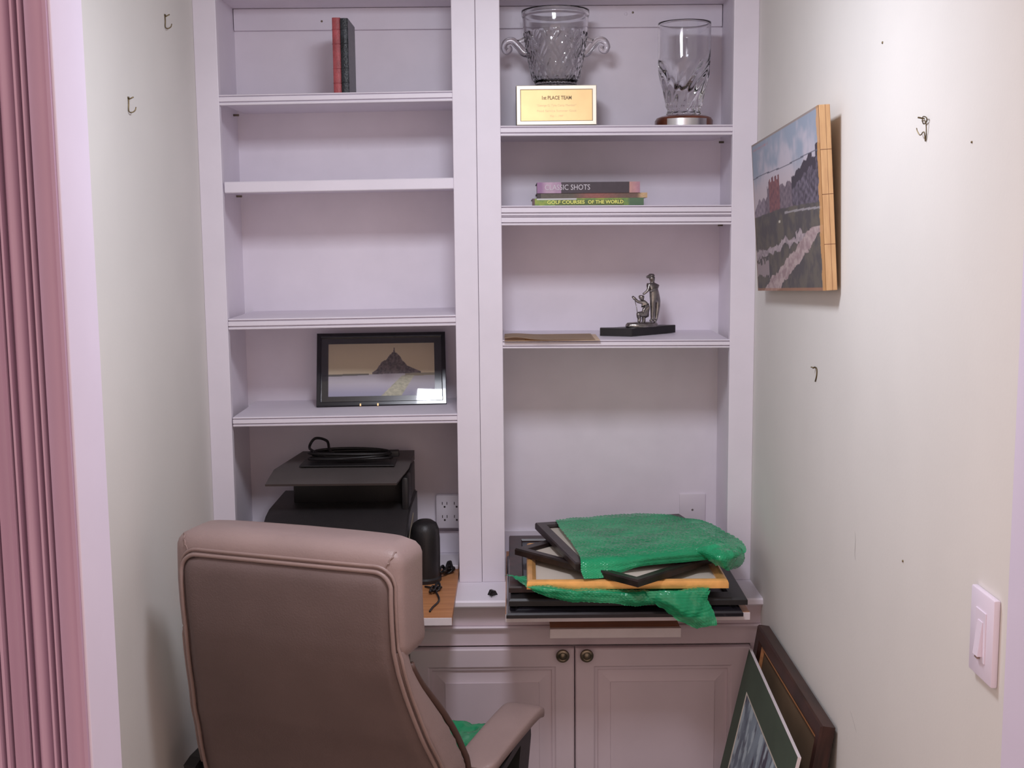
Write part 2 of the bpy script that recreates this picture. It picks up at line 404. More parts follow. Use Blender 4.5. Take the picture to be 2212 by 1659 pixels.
def cab_door(x0, x1, z0, z1, knob_x):
    w, h = x1 - x0, z1 - z0; fw = 0.056
    bm = bmesh.new()
    # stiles and rails: moulding ring from outer edge to the inner sticking
    rect_ring(bm, w, h, [(0, 0), (0, 0.017), (0.003, 0.020), (fw - 0.010, 0.020), (fw - 0.006, 0.0165), (fw, 0.015), (fw, 0.0)])
    bm.transform(frame_matrix((x0, YC, z0), (x1, YC, z0), (x0, YC, z1)))
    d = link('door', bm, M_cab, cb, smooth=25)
    pm = bmesh.new(); iw, ih = w - 2 * fw, h - 2 * fw
    R = []
    for ins, z in ((-0.002, 0.004), (-0.002, 0.009), (0.004, 0.009), (0.032, 0.0165), (0.033, 0.0185)):
        R.append([(ins, ins, z), (iw - ins, ins, z), (iw - ins, ih - ins, z), (ins, ih - ins, z)])
    loft(pm, R)
    pm.transform(frame_matrix((x0 + fw, YC, z0 + fw), (x1, YC, z0 + fw), (x0 + fw, YC, z1)))
    link('raised_panel', pm, M_cab, d, smooth=15)
    km = bmesh.new()
    lathe(km, [(0, -0.001), (0.008, -0.001), (0.006, 0.008), (0.007, 0.013), (0.0155, 0.017), (0.017, 0.021), (0.0155, 0.025), (0.011, 0.0265), (0.009, 0.0255), (0.006, 0.0275), (0, 0.028)], 28)
    km.transform(Matrix.Translation((knob_x, YC - 0.0195, z1 - 0.012)) @ Matrix.Rotation(PI / 2, 4, 'X'))
    link('knob', km, M_knob, d, smooth=35)
DZ1 = ZC - 0.1275
cab_door(-0.264, 0.1495, 0.12, DZ1, 0.120); cab_door(0.1525, 0.5915, 0.12, DZ1, 0.180); cab_door(-0.688, -0.267, 0.12, DZ1, -0.30)

# pull-out slide under the counter
t = thing('pull_out_slide', 'short white edged pull out slide sticking out above the door knobs', 'slide shelf', (0, 0, 0))
link('board', B(((0.088, -0.222, ZC - 0.062), (0.404, YC + 0.018, ZC - 0.050)),), M_board, t)
link('front_edge', B(((0.086, -0.236, ZC - 0.073), (0.406, -0.2225, ZC - 0.049)), bev=0.002), M_boardedge, t)

# wood boards lying in the two bays
def desk_board(label, x0, x1, yf, yb, miss=None):
    t = thing('desk_board', label, 'board', (0, 0, 0), group=None)
    link('board', B(((x0, yf + 0.003, ZC), (x1, yb, ZC + 0.0165))), M_board, t)
    link('edge_strip', B(((x0, yf, ZC - 0.0005), (x1, yf + 0.0025, ZC + 0.0175)), bev=0.0006), M_boardedge, t)
    return t
ZB = ZC + 0.0165
desk_board('orange wood desk board with white front edge under the printer', -0.7195, -0.1455, -0.345, 0.17)
desk_board('orange wood desk board with white front edge under the stacked frames', -0.0205, 0.5545, -0.325, 0.24)

# scrap of grey paper and cables on the left board
bm = B(((-0.215, 0.06, ZB), (-0.147, 0.17, ZB + 0.012)), bev=0.003)
tag(link('paper_pad', bm, M_outlet), 'pale grey paper pad at the back of the left board', 'paper')

# ------------------------------------------------------------------ small marks and hooks on the walls
def hook_left(px, py, label, s=1.0):
    p = W(px, py, x=XL)
    t = thing('picture_hook', label, 'hook', p)
    bm = bmesh.new()
    z = 0.014 * s
    tube(bm, cat_rom([(0.001, 0, z), (0.002, -0.002, z * 0.2), (0.002, -0.004, -z * 0.8), (0.006, 0.0, -z), (0.012, 0.004, -z * 0.7), (0.014, 0.006, -z * 0.2)], 6), 0.0013, 8)
    link('bracket', bm, M_hook, t, smooth=True)
    bm = bmesh.new(); tube(bm, [(-0.004, 0, z * 0.7), (0.012, -0.001, z * 1.2)], 0.0014, 8); lathe(bm, [(0, z * 1.0), (0.0032, z * 1.0), (0.0032, z * 1.25), (0, z * 1.25)], 10)
    link('nail', bm, M_hook, t, smooth=True)
hook_left(356, 48, 'brass picture hook high on the left wall nearest the bookcase')
hook_left(277, 228, 'brass picture hook on the left wall nearest the door jamb')
def wire_at(pts, r=0.0012, x=XR, lift=0.004):
    P = [W(a, b, x=x - l) for a, b, l in pts]
    return P
def hook_right(name, label, base, pts, r):
    b = W(base[0], base[1], x=XR)
    t = thing(name, label, 'hook', b)
    bm = bmesh.new(); tube(bm, [p - b for p in cat_rom([W(a, c, x=XR - l) for a, c, l in pts], 7)], r, 8)
    link('wire', bm, M_hook, t, smooth=True)
    bm = bmesh.new(); tube(bm, [Vector((0.006, 0, 0)), Vector((-0.010, 0, 0.003))], 0.0012, 8)
    link('nail', bm, M_hook, t, smooth=True)
    return t
hook_right('wire_hook', 'bent wire hook alone on the right wall above the switch', (1997, 258),
    [(1992, 262, 0.004), (1994, 252, 0.006), (2001, 254, 0.005), (2002, 262, 0.003), (1996, 268, 0.003), (1993, 262, 0.006), (1999, 262, 0.005), (2001, 280, 0.003), (1999, 305, 0.0015), (1996, 285, 0.004), (1988, 292, 0.006), (1982, 284, 0.008), (1980, 277, 0.008)], 0.0008)
hook_right('picture_hook', 'small picture hook on the right wall below the town print', (1762, 796),
    [(1756, 796, 0.006), (1760, 793, 0.003), (1764, 797, 0.0015), (1764, 810, 0.0015), (1761, 824, 0.0015)], 0.0013)
def dot(name, px, py, label, cat, r=0.003):
    p = W(px, py, x=XR); bm = bmesh.new()
    lathe(bm, [(0, -0.001), (r, -0.001), (r * 0.8, 0.0015), (0, 0.002)], 12)
    o = link(name, bm, M_hook, smooth=True); o.matrix_world = Matrix.Translation(p) @ Matrix.Rotation(-PI / 2, 4, 'Y')
    tag(o, label, cat)
dot('nail', 1907, 92, 'tiny nail near the top of the right wall', 'nail', 0.0024)
dot('nail', 2100, 307, 'tiny nail right of the bent wire hook', 'nail', 0.0018)
dot('nail', 1951, 1212, 'tiny dark nail head left of the light switch', 'nail', 0.0022)
def scuff(pts, r):
    wr = bpy.data.objects['wall_right']; bm = bmesh.new()
    P = cat_rom([W(a, b, x=XR) for a, b in pts], 4)
    for i in range(len(P)): P[i] = P[i] + Vector((r * 0.6, 0, 0))
    tube(bm, P, [r * (0.2 + 0.8 * math.sin(PI * i / (len(P) - 1))) for i in range(len(P))], 6, cap=True)
    bmesh.ops.scale(bm, vec=(1, 1, 1), verts=bm.verts)
    link('scuff_mark', bm, M_scuff, wr, smooth=True)
scuff([(1843, 1130), (1848, 1160), (1847, 1200), (1851, 1224)], 0.0013)
scuff([(1829, 1520), (1840, 1545), (1848, 1575), (1853, 1592)], 0.0013)

# light switch with plate on the right wall
P0 = W(2100, 1262, x=XR - 0.008); yA, yB_ = -1.503, -1.580
t = thing('light_switch', 'white rocker dimmer switch on the right wall by the opening', 'switch', (XR, (yA + yB_) / 2, 1.217))
hw, hh = (yA - yB_) / 2, 0.058
bm = B(((-0.009, -hw, -hh), (0.0, hw, hh)), bev=0.0025); link('switch_plate', bm, M_switch, t, smooth=30)
bm = B(((-0.0105, -0.0170, -0.034), (-0.0085, 0.0170, 0.034)), bev=0.0008); link('insert', bm, M_switch, t)
bm = bmesh.new(); prism(bm, [(-0.0105, -0.026), (-0.0165, -0.026), (-0.0115, 0.020), (-0.0105, 0.020)], 'y', -0.0095, 0.0065)
link('rocker', bm, M_switch, t)
bm = B(((-0.0145, -0.004, -0.031), (-0.0105, 0.006, -0.0275)), bev=0.0008); link('slider_tab', bm, M_leather_seam, t)

# ------------------------------------------------------------------ outlets on the back panels
t = thing('outlet_adapter', 'white six-socket outlet adapter on the back of the left bay', 'outlet', (-0.1765, YB, 0.958))
link('body', B(((-0.042, -0.034, -0.048), (0.042, 0.0, 0.048)), bev=0.005), M_outlet, t, smooth=30)
for cx in (-0.017, 0.017):
    for cz in (0.020, -0.018):
        bm = bmesh.new()
        box(bm, (cx - 0.0075, -0.0348, cz + 0.001), (cx - 0.0055, -0.0338, cz + 0.009)); box(bm, (cx + 0.0055, -0.0348, cz + 0.001), (cx + 0.0075, -0.0338, cz + 0.009))
        tube(bm, [(cx, -0.0348, cz - 0.005), (cx, -0.0338, cz - 0.005)], 0.0028, 10)
        link('socket', bm, M_outlet_dark, t)
def plate(px, py, w, h, label):
    p = W(px, py, y=YB); t = thing('wall_plate', label, 'wall plate', p)
    link('plate', B(((-w / 2, -0.006, -h / 2), (w / 2, 0, h / 2)), bev=0.002), M_outlet, t, smooth=30)
    bm = bmesh.new(); tube(bm, [(0, -0.0068, 0), (0, -0.005, 0)], 0.003, 10); link('screw', bm, M_steel, t)
plate(1495, 1100, 0.074, 0.092, 'blank white wall plate behind the right end of the frame stack')
plate(1372, 1150, 0.088, 0.10, 'white wall plate behind the middle of the frame stack')

# ------------------------------------------------------------------ books
def book(name, label, M, w, h, th, cover, m_pages, cat='book', group=None, round_spine=True):
    """local: x = thickness, y = depth away from the spine, z = height; spine at y=0"""
    t = thing(name, label, cat, M, group); c = 0.0022
    bm = bmesh.new()
    out = []
    n = 8
    for k in range(n + 1):
        a = PI * k / n; out.append((th / 2 - math.cos(a) * th / 2, -math.sin(a) * (0.004 if round_spine else 0.0005)))
    outline = [(0, w), *out, (th, w), (th - c, w), (th - c, 0.003), (c, 0.003), (c, w)]
    prism(bm, outline, 'z', 0, h)
    cv = link('cover', bm, cover, t, smooth=25)
    link('pages', B(((c, 0.0035, 0.003), (th - c, w - 0.004, h - 0.003))), m_pages, t)
    return t, cv
M_redbook = mat('red_leather_book', (0.38, 0.075, 0.085), 0.45, var=0.12, scale=60, bump=0.5, bscale=300)
M_blackbook = mat('dark_leather_book', (0.022, 0.026, 0.032), 0.32, var=0.3, scale=60, bump=0.8, bscale=250)
ZS1 = 2.0895
b1, _ = book('book', 'slim red book standing upright on the top left shelf', Matrix.Translation((-0.4385, 0.018, ZS1)), 0.14, 0.1835, 0.0205, M_redbook, M_paper)
b2, _ = book('book', 'dark green-black book standing against the slim red book', Matrix.Translation((-0.4175, 0.012, ZS1)), 0.135, 0.181, 0.019, M_blackbook, M_paper)
for bk, z0, hh2, th in ((b1, 0, .1835, .0205), (b2, 0, .181, .019)):
    for zz in (0.025, 0.06, 0.12, 0.155):
        bm = bmesh.new(); tube(bm, [(th / 2 - math.cos(PI * k / 8) * (th / 2 + .0004), -math.sin(PI * k / 8) * 0.0045, zz) for k in range(9)], 0.0008, 6)
        link('spine_band', bm, M_redbook if bk is b1 else M_blackbook, bk, smooth=True)

def spine_fn(kind):
    def f(u, v):
        if kind == 'purple':
            base = srgb(62, 50, 60)
            c = base
            if u < 0.235: c = mixc(srgb(150, 110, 150), srgb(190, 160, 182), sstep(0.03, 0.1, u) * (1 - sstep(0.12, 0.22, u) * 0.4))
            if u > 0.895: c = mixc(srgb(200, 150, 140), srgb(178, 130, 150), (u - 0.895) * 9)
            return c * (0.92 + 0.1 * nz(u, v * 0.1, 30))
        if kind == 'brown':
            c = mixc(srgb(92, 84, 74), srgb(150, 90, 82), sstep(0.3, 0.5, u) - 0.7 * sstep(0.55, 0.8, u)); c = mixc(c, srgb(52, 42, 46), (u < 0.035))
            return mixc(c, srgb(205, 172, 130), sstep(0.90, 0.96, u)) * (0.9 + 0.2 * nz(u, v * .2, 40))
        c = mixc(srgb(105, 140, 75), srgb(150, 165, 70), 0.5 + nz(u, v * .1, 18)); 
        if 0.04 < u < 0.4 and v > 0.80: c = srgb(205, 205, 205)
        if 0.2 < u < 0.82 and v < 0.8: c = mixc(c, srgb(70, 84, 50), 0.75)
        c = mixc(c, srgb(80, 110, 80), sstep(0.84, 0.88, u))
        if u < 0.02: c = srgb(95, 70, 75)
        return c
    return f
M_print = paint_mat('printed_cover', 0.45, 0.15)
def flat_book(label, x0, x1, z0, th, depth, kind, yaw, coverm, yf=0.028):
    w = x1 - x0
    M = Matrix.Translation((x0, yf, z0)) @ Matrix.Rotation(yaw, 4, 'Z')
    t = thing('book', label, 'book', M)
    c = 0.002
    bm = bmesh.new(); prism(bm, [(depth, 0), (0, 0), (-0.0006, th * 0.5), (0, th), (depth, th), (depth, th - c), (0.002, th - c), (0.002, c), (depth, c)], 'x', 0, w)
    link('cover', bm, coverm, t)
    link('pages', B(((0.003, 0.0022, c), (w - 0.003, depth - 0.004, th - c))), M_paper, t)
    pm = painted('spine_print', w, th, 160, 8, spine_fn(kind), M_print, t)
    pm.matrix_local = frame_matrix((0, -0.0009, 0), (1, -0.0009, 0), (0, -0.0009, 1))
    return t
zz = 1.8065
gb = flat_book('green and yellow spined book at the bottom of the lying stack', 0.056, 0.3385, zz - 0.0, 0.0185, 0.21, 'green', 0.0, mat('green_cover', (0.10, 0.16, 0.06), 0.5))
mb = flat_book('brown and orange spined book in the middle of the lying stack', 0.068, 0.3475, zz + 0.0187, 0.0125, 0.20, 'brown', 0.0, mat('brown_cover', (0.10, 0.07, 0.055), 0.5))
pb = flat_book('purple and black spined book on top of the lying stack', 0.068, 0.3285, zz + 0.0314, 0.0275, 0.21, 'purple', 0.0, mat('purple_cover', (0.06, 0.04, 0.06), 0.5), yf=0.025)
M_lt = mat('pale_lettering', (0.62, 0.58, 0.62), 0.5); M_ly = mat('yellow_lettering', (0.80, 0.80, 0.20), 0.5)
FX = frame_matrix((0, 0, 0), (1, 0, 0), (0, 0, 1))
text_part('lettering', 'CLASSIC SHOTS', 0.019, M_lt, pb, Matrix.Translation((0.077, -0.0016, 0.0140)) @ FX, width=0.114)
text_part('lettering', 'GOLF COURSES', 0.012, M_ly, gb, Matrix.Translation((0.085, -0.0016, 0.0085)) @ FX, width=0.095, bold=0.0003)
text_part('lettering', 'OF THE WORLD', 0.012, M_ly, gb, Matrix.Translation((0.186, -0.0016, 0.0085)) @ FX, width=0.090, bold=0.0003)

# ------------------------------------------------------------------ crystal trophy on its black base with a brass plaque
ZR1 = 2.003
t = thing('trophy', 'crystal ice bucket trophy with two curled handles on plaqued black base', 'trophy', (0.121, 0.150, ZR1))
link('base', B(((-0.110, -0.060, 0), (0.110, 0.060, 0.006)), ((-0.104, -0.042, 0.006), (0.104, 0.052, 0.112)), bev=0.003), M_blackp, t, smooth=30)
tl = math.radians(4)
PM = Matrix.Translation((0, -0.0525, 0.010)) @ Matrix.Rotation(PI / 2 - tl, 4, 'X')     # local x right, y up, z toward viewer
bm = bmesh.new(); rect_ring(bm, 0.206, 0.101, [(0, 0), (0, 0.0045), (0.0015, 0.006), (0.0095, 0.006), (0.011, 0.0042), (0.011, 0)]); bm.transform(Matrix.Translation((-0.103, 0, -0.001)))
bm.transform(PM); pr = link('plaque_rim', bm, M_plaque_rim, t)
bm = B(((-0.0915, 0.0115, 0.0), (0.0915, 0.0895, 0.003))); bm.transform(PM); pq = link('plaque', bm, M_plaque, t)
text_part('engraving', '1st PLACE TEAM', 0.013, M_ink, pq, PM @ Matrix.Translation((0, 0.069, 0.0032)), width=0.076, bold=0.0003)
text_part('engraving', '"George G. Tyre Camp Member"', 0.008, M_ink2, pq, PM @ Matrix.Translation((0, 0.050, 0.0032)), width=0.102)
text_part('engraving', 'Food Service Summer Gold', 0.008, M_ink2, pq, PM @ Matrix.Translation((0, 0.036, 0.0032)), width=0.100)
text_part('engraving', 'May 1, 1997', 0.007, M_ink2, pq, PM @ Matrix.Translation((0, 0.023, 0.0032)), width=0.034)
bm = bmesh.new()
z0 = 0.112; H = 0.192
prof = [(0, z0)]; NZ = 72
for k in range(NZ + 1):
    u = k / NZ; r = 0.055 + (0.0 if u < 0.03 else 0.0)
    r = 0.057 - 0.005 * math.sin(min(1, u / 0.10) * PI) + 0.029 * math.sin(u * PI / 2)
    if u > 0.93: r += 0.002
    prof.append((r, z0 + H * u))
for k in range(14):
    u = 1 - k / 13 * 0.92; r = 0.050 + 0.030 * math.sin(u * PI / 2); prof.append((r, z0 + H * u))
prof.append((0, z0 + H * 0.07))
def cut(th, k, r, z):
    if k > NZ + 1 or k < 2: return 1.0
    u = (z - z0) / H
    if u > 0.70: return 1.0
    a = math.sin(th * 9 + u * 9); b = math.sin(th * 9 - u * 9 + 1); fine = math.sin(th * 40 + u * 60 * (1 if a > 0 else -1))
    return 1 + 0.022 * abs(a) * sstep(0, 0.1, u) - 0.030 * abs(b) ** 0.7 + 0.016 * fine * (1 if a * b > 0 else 0.35)
lathe(bm, prof, 240, cut)
link('crystal_bucket', bm, M_crystal, t, smooth=True)
for s in (-1, 1):
    bm = bmesh.new()
    P = cat_rom([(s * 0.066, 0, z0 + 0.085), (s * 0.082, 0, z0 + 0.088), (s * 0.096, 0, z0 + 0.104), (s * 0.112, 0, z0 + 0.118), (s * 0.128, 0, z0 + 0.114), (s * 0.134, 0, z0 + 0.100), (s * 0.127, 0, z0 + 0.090), (s * 0.118, 0, z0 + 0.096), (s * 0.121, 0, z0 + 0.104)], 6)
    tube(bm, P, [0.0115 - 0.0055 * i / (len(P) - 1) for i in range(len(P))], 14)
    link('handle', bm, M_crystal, t, smooth=True)
    bm = bmesh.new(); P = cat_rom([(s * 0.074, 0, z0 + 0.128), (s * 0.084, 0, z0 + 0.120), (s * 0.098, 0, z0 + 0.114)], 5); tube(bm, P, 0.006, 12)
    link('handle_strut', bm, M_crystal, t, smooth=True)

# crystal vase award on a round wooden base
t = thing('vase_award', 'tall swirled clear glass vase award on round wooden base', 'vase', (0.4555, 0.150, ZR1))
bm = bmesh.new(); lathe(bm, [(0, 0), (0.074, 0), (0.0755, 0.004), (0.0755, 0.022), (0.071, 0.029), (0.060, 0.0335), (0, 0.0335)], 64); link('wooden_base', bm, M_redbrown, t, smooth=35)
bm = bmesh.new()
a0, a1 = -PI / 2 - 0.72, -PI / 2 + 0.72; NN = 24
for r_, in ((0.0765,),):
    rings = []
    for k in range(NN + 1):
        a = a0 + (a1 - a0) * k / NN
        rings.append([(q * math.cos(a), q * math.sin(a), z) for q, z in ((0.0755, 0.003), (0.0768, 0.003), (0.0768, 0.024), (0.0755, 0.024))])
    loft(bm, rings)
link('silver_band', bm, M_steel, t, smooth=35)
bm = bmesh.new(); z0v = 0.0335; Hv = 0.237
prof = [(0, z0v), (0.036, z0v)]; NV = 60
for k in range(1, NV + 1):
    u = k / NV; r = 0.0445 + 0.0225 * sstep(0.0, 0.55, u) + 0.0015 * u
    if u < 0.12: r = 0.050 - 0.006 * math.sin(u / 0.12 * PI)
    prof.append((r, z0v + Hv * u))
kk = len(prof)
for k in range(24): u = 1 - k / 23 * 0.70; r = 0.0405 + 0.0225 * sstep(0.05, 0.55, u) + 0.0015 * u; prof.append((r * (1 if u > .6 else (max(0.0, (u - 0.27) / 0.33)) ** 0.55), z0v + Hv * u))
prof.append((0, z0v + Hv * 0.28))
def swirl(th, k, r, z):
    if k >= kk or k < 3: return 1.0
    u = (z - z0v) / Hv; amp = (1 - sstep(0.25, 0.62, u + 0.12 * math.sin(th - 1.2)))
    return 1 - 0.075 * amp * (abs(math.sin(6 * th - u * 13)) ** 1.3)
lathe(bm, prof, 140, swirl)
link('glass_vase', bm, M_glass, t, smooth=True)

# ------------------------------------------------------------------ pewter statue of two figures
def skin(name, joints, edges, m, parent, sub=2):
    me = bpy.data.meshes.new(name); me.from_pydata([j[:3] for j in joints], edges, [])
    o = bpy.data.objects.new('tmp', me); COL.objects.link(o)
    md = o.modifiers.new('s', 'SKIN'); md.use_smooth_shade = True
    for i, j in enumerate(joints):
        sv = me.skin_vertices[0].data[i]; sv.radius = (j[3], j[3]); sv.use_root = (i == 0)
    o.modifiers.new('u', 'SUBSURF').levels = sub; o.modifiers['u'].render_levels = sub
    bpy.context.view_layer.update()
    me2 = bpy.data.meshes.new_from_object(o.evaluated_get(bpy.context.evaluated_depsgraph_get()))
    bpy.data.objects.remove(o)
    me2.materials.clear()
    return link(name, me2, m, parent, smooth=True)
ZR3 = 1.466
base_pt = (0.352, 0.145, ZR3)
t = thing('figurine', 'pewter figurine of a standing and a crouching figure on black plinth', 'figurine', base_pt)
bm = bmesh.new()
prism(bm, [(-0.118, -0.028), (-0.036, -0.055), (0.094, 0.058), (0.05, 0.066), (-0.080, -0.006), (-0.116, -0.006)], 'z', 0, 0.021)
bmesh.ops.bevel(bm, geom=bm.edges[:], offset=0.001, segments=1, affect='EDGES')
link('plinth', bm, M_blackp, t)
bm = bmesh.new()
rings = []
for k, (s, z) in enumerate(((1.0, 0.021), (1.04, 0.024), (1.0, 0.029), (0.9, 0.0325), (0.45, 0.034))):
    ring = []
    for j in range(36):
        a = 2 * PI * j / 36; f = 1 + 0.07 * nz(math.cos(a) * 2, math.sin(a) * 2 + k * 0.2, 1.4)
        ring.append((-0.002 + 0.046 * s * f * math.cos(a), 0.004 + 0.024 * s * f * math.sin(a), z))
    rings.append(ring)
loft(bm, rings); bm.transform(Matrix.Rotation(0.35, 4, 'Z'))
link('ground_mound', bm, M_pewter, t, smooth=50)
GX = lambda px, py, dy=0.0: (lambda p: (p.x - base_pt[0], p.y - base_pt[1], p.z - base_pt[2]))(W(px, py, y=base_pt[1] + dy))
def jt(px, py, r, dy=0.0): return (*GX(px, py, dy), r * 1.22)
# standing figure: pixels measured on the photograph, turned into joints about the figurine's own plane
J = [jt(1415, 640, .0085), jt(1414, 628, .0095), jt(1412, 617, .0080), jt(1410, 611, .0042), jt(1408, 602, .0080), jt(1408, 596, .0072),
     jt(1402, 615, .0045, -.006), jt(1400, 627, .0035, -.010), jt(1392, 634, .0028, -.010), jt(1388, 636, .0028, -.009),
     jt(1421, 618, .0045, .004), jt(1417, 624, .0036, -.008), jt(1404, 630, .0030, -.012),
     jt(1410, 648, .0070, -.004), jt(1410, 668, .0055, -.004), jt(1409, 690, .0040, -.003), jt(1405, 694, .0040, -.010),
     jt(1421, 648, .0070, .004), jt(1420, 668, .0056, .004), jt(1417, 690, .0040, .003), jt(1413, 695, .0040, -.005)]
E_ = [(0, 1), (1, 2), (2, 3), (3, 4), (4, 5), (2, 6), (6, 7), (7, 8), (8, 9), (2, 10), (10, 11), (11, 12), (0, 13), (13, 14), (14, 15), (15, 16), (0, 17), (17, 18), (18, 19), (19, 20)]
s1 = skin('standing_figure', J, E_, M_pewter, t)
bm = bmesh.new(); c = Vector(GX(1407, 597)); rings = []
for s, dz in ((0.35, 0.0062), (0.8, 0.005), (1.0, 0.0015), (1.05, 0.0), (1.0, -0.001)):
    rings.append([c + Vector((0.0088 * s * math.cos(a), 0.0088 * s * math.sin(a), dz + 0.001)) for a in [2 * PI * j / 20 for j in range(20)]])
loft(bm, rings)
for k in range(1): tube(bm, [c + Vector((-0.003, -0.004, 0.0005)), c + Vector((-0.013, -0.009, -0.0015))], [0.0055, 0.0035], 10)
link('cap', bm, M_pewter, s1, smooth=50)
# crouching figure
J = [jt(1394, 676, .0080), jt(1396, 664, .0095), jt(1393, 655, .0080), jt(1388, 649, .0042), jt(1385, 642, .0078), jt(1386, 637, .0068),
     jt(1387, 653, .0042, -.006), jt(1378, 652, .0034, -.008), jt(1372, 647, .0028, -.008), jt(1369, 641, .0030, -.008),
     jt(1398, 660, .0038, -.009), jt(1391, 668, .0036, -.014), jt(1389, 676, .0030, -.015),
     jt(1386, 680, .0070, -.009), jt(1377, 677, .0062, -.011), jt(1382, 690, .0046, -.008), jt(1379, 697, .0040, -.012),
     jt(1398, 682, .0060, .004), jt(1390, 684, .0052, .000), jt(1391, 695, .0042, .002), jt(1387, 698, .0040, -.004)]
E_ = [(0, 1), (1, 2), (2, 3), (3, 4), (4, 5), (2, 6), (6, 7), (7, 8), (8, 9), (1, 10), (10, 11), (11, 12), (0, 13), (13, 14), (14, 15), (15, 16), (0, 17), (17, 18), (18, 19), (19, 20)]
s2 = skin('crouching_figure', J, E_, M_pewter, t)
bm = bmesh.new(); tube(bm, [GX(1372, 650, -.009), GX(1375, 664, -.011), GX(1377, 676, -.016)], 0.0010, 8)
link('club_shaft', bm, M_pewter, t, smooth=True)
bm = bmesh.new(); tube(bm, [GX(1366, 640, -.008), GX(1370, 645, -.009), GX(1376, 648, -.009)], [0.0028, 0.0040, 0.0025], 10)
link('club_head', bm, M_pewter, t, smooth=True)

# manila envelope on the same shelf
NXs, NYs = 24, 12; bm = bmesh.new(); grid = []
x0, x1 = -0.0185, 0.213
for j in range(NYs + 1):
    row = []
    for i in range(NXs + 1):
        u, v = i / NXs, j / NYs; x = x0 + (x1 - x0) * u + 0.018 * (v) * 0; y = -0.024 + 0.19 * v + 0.01 * u
        z = ZR3 + 0.0018 + 0.0065 * math.exp(-((u - 0.12) / 0.16) ** 2) * (1 - v * 0.5) + 0.003 * (1 - u) * (1 - v)
        row.append(bm.verts.new((x, y, z)))
    grid.append(row)
for j in range(NYs):
    for i in range(NXs): bm.faces.new((grid[j][i], grid[j][i + 1], grid[j + 1][i + 1], grid[j + 1][i]))
t = thing('envelope', 'flat manila envelope lying left of the pewter figurine', 'envelope', (0, 0, 0))
r = bmesh.ops.solidify(bm, geom=bm.faces[:], thickness=0.0008)
link('upper_sheet', bm, M_manila, t, smooth=40)
link('lower_sheet', B(((x0 + 0.001, -0.014, ZR3 + 0.0004), (x1 + 0.012, 0.16, ZR3 + 0.0014))), M_manila, t)

# ------------------------------------------------------------------ small framed picture on the shelf
def island(u, v):
    sky = mixc(srgb(222, 205, 176), srgb(232, 216, 190), v)
    wt = mixc(srgb(196, 188, 200), srgb(168, 164, 190), sstep(0.25, 0.0, v)) if v < 0.25 else srgb(196, 188, 196)
    hor = 0.40 + 0.03 * u
    c = sky if v > hor else mixc(wt, srgb(150, 145, 140), 0.25 * sstep(0.45, 0.9, u))
    # far shore
    if abs(v - hor) < 0.018 * (1.1 - abs(u - 0.1) * 1.2) and u < 0.38: c = mixc(c, srgb(95, 92, 84), 0.85)
    if 0 < hor - v < 0.05 and u > 0.72: c = mixc(c, srgb(140, 128, 84), 0.7)
    # reflection
    if v < hor and v > 0.22: c = mixc(c, srgb(150, 132, 142), 0.55 * max(0, 1 - abs(u - 0.55) / 0.12) * sstep(0.2, 0.38, v))
    # mount
    xs = [0.41, 0.455, 0.50, 0.54, 0.575, 0.60, 0.612, 0.62, 0.63, 0.66, 0.70, 0.74, 0.80, 0.87]; hs = [0.0, 0.06, 0.20, 0.24, 0.32, 0.38, 0.40, 0.50, 0.38, 0.34, 0.22, 0.12, 0.06, 0.0]
    if 0.41 < u < 0.87:
        for i in range(len(xs) - 1):
            if xs[i] <= u <= xs[i + 1]:
                top = hs[i] + (hs[i + 1] - hs[i]) * (u - xs[i]) / (xs[i + 1] - xs[i])
                top += 0.018 * nz(u * 3, 1.2, 16) if top > 0.1 else 0
                if hor + 0.02 <= v + 0.02 and v < hor + 0.03 + top: c = mixc(srgb(78, 68, 76), srgb(132, 118, 120), 0.5 + 0.9 * nz(u * 2, v, 24))
    # sand path
    e = 0.66 + (v - 0.0) * 0.0
    if v < 0.38:
        cx = 0.57 + 0.42 * v; wd = 0.045 + 0.05 * (1 - v * 2)
        if abs(u - cx - 0.02) < wd: c = mixc(srgb(206, 200, 178), srgb(150, 150, 130), 0.35 + 0.5 * nz(u, v, 26))
    return c
bl, br = W(682, 880, z=1.279), W(965, 873, z=1.279); bl.y, br.y = 0.150, 0.176
wd, hd = (br - bl).length, 0.208
LEAN = math.radians(24.2)
upv = Vector((0, 0, 1)) * math.cos(LEAN) + Vector((0, 1, 0)) * math.sin(LEAN)
FM = frame_matrix(bl + Vector((0, 0, 0.0)), br, bl + upv)
t = thing('framed_picture', 'black framed island abbey picture leaning inside the left bookcase', 'picture', FM)
bm = bmesh.new(); rect_ring(bm, wd, hd, [(0, -0.014), (0, 0.002), (0.0015, 0.004), (0.010, 0.004), (0.012, 0.002), (0.012, -0.008), (0.012, -0.014)])
link('frame', bm, M_black_frame, t)
link('backing', B(((0.011, 0.011, -0.012), (wd - 0.011, hd - 0.011, -0.0075))), M_back_kraft, t)
link('black_mat', B(((0.011, 0.011, -0.0074), (wd - 0.011, hd - 0.011, -0.0068))), M_black_frame, t)
painted('print', wd - 0.062, hd - 0.058, 220, 130, island, paint_mat('island_print', 0.6), t, (0.031, 0.029, -0.0064))
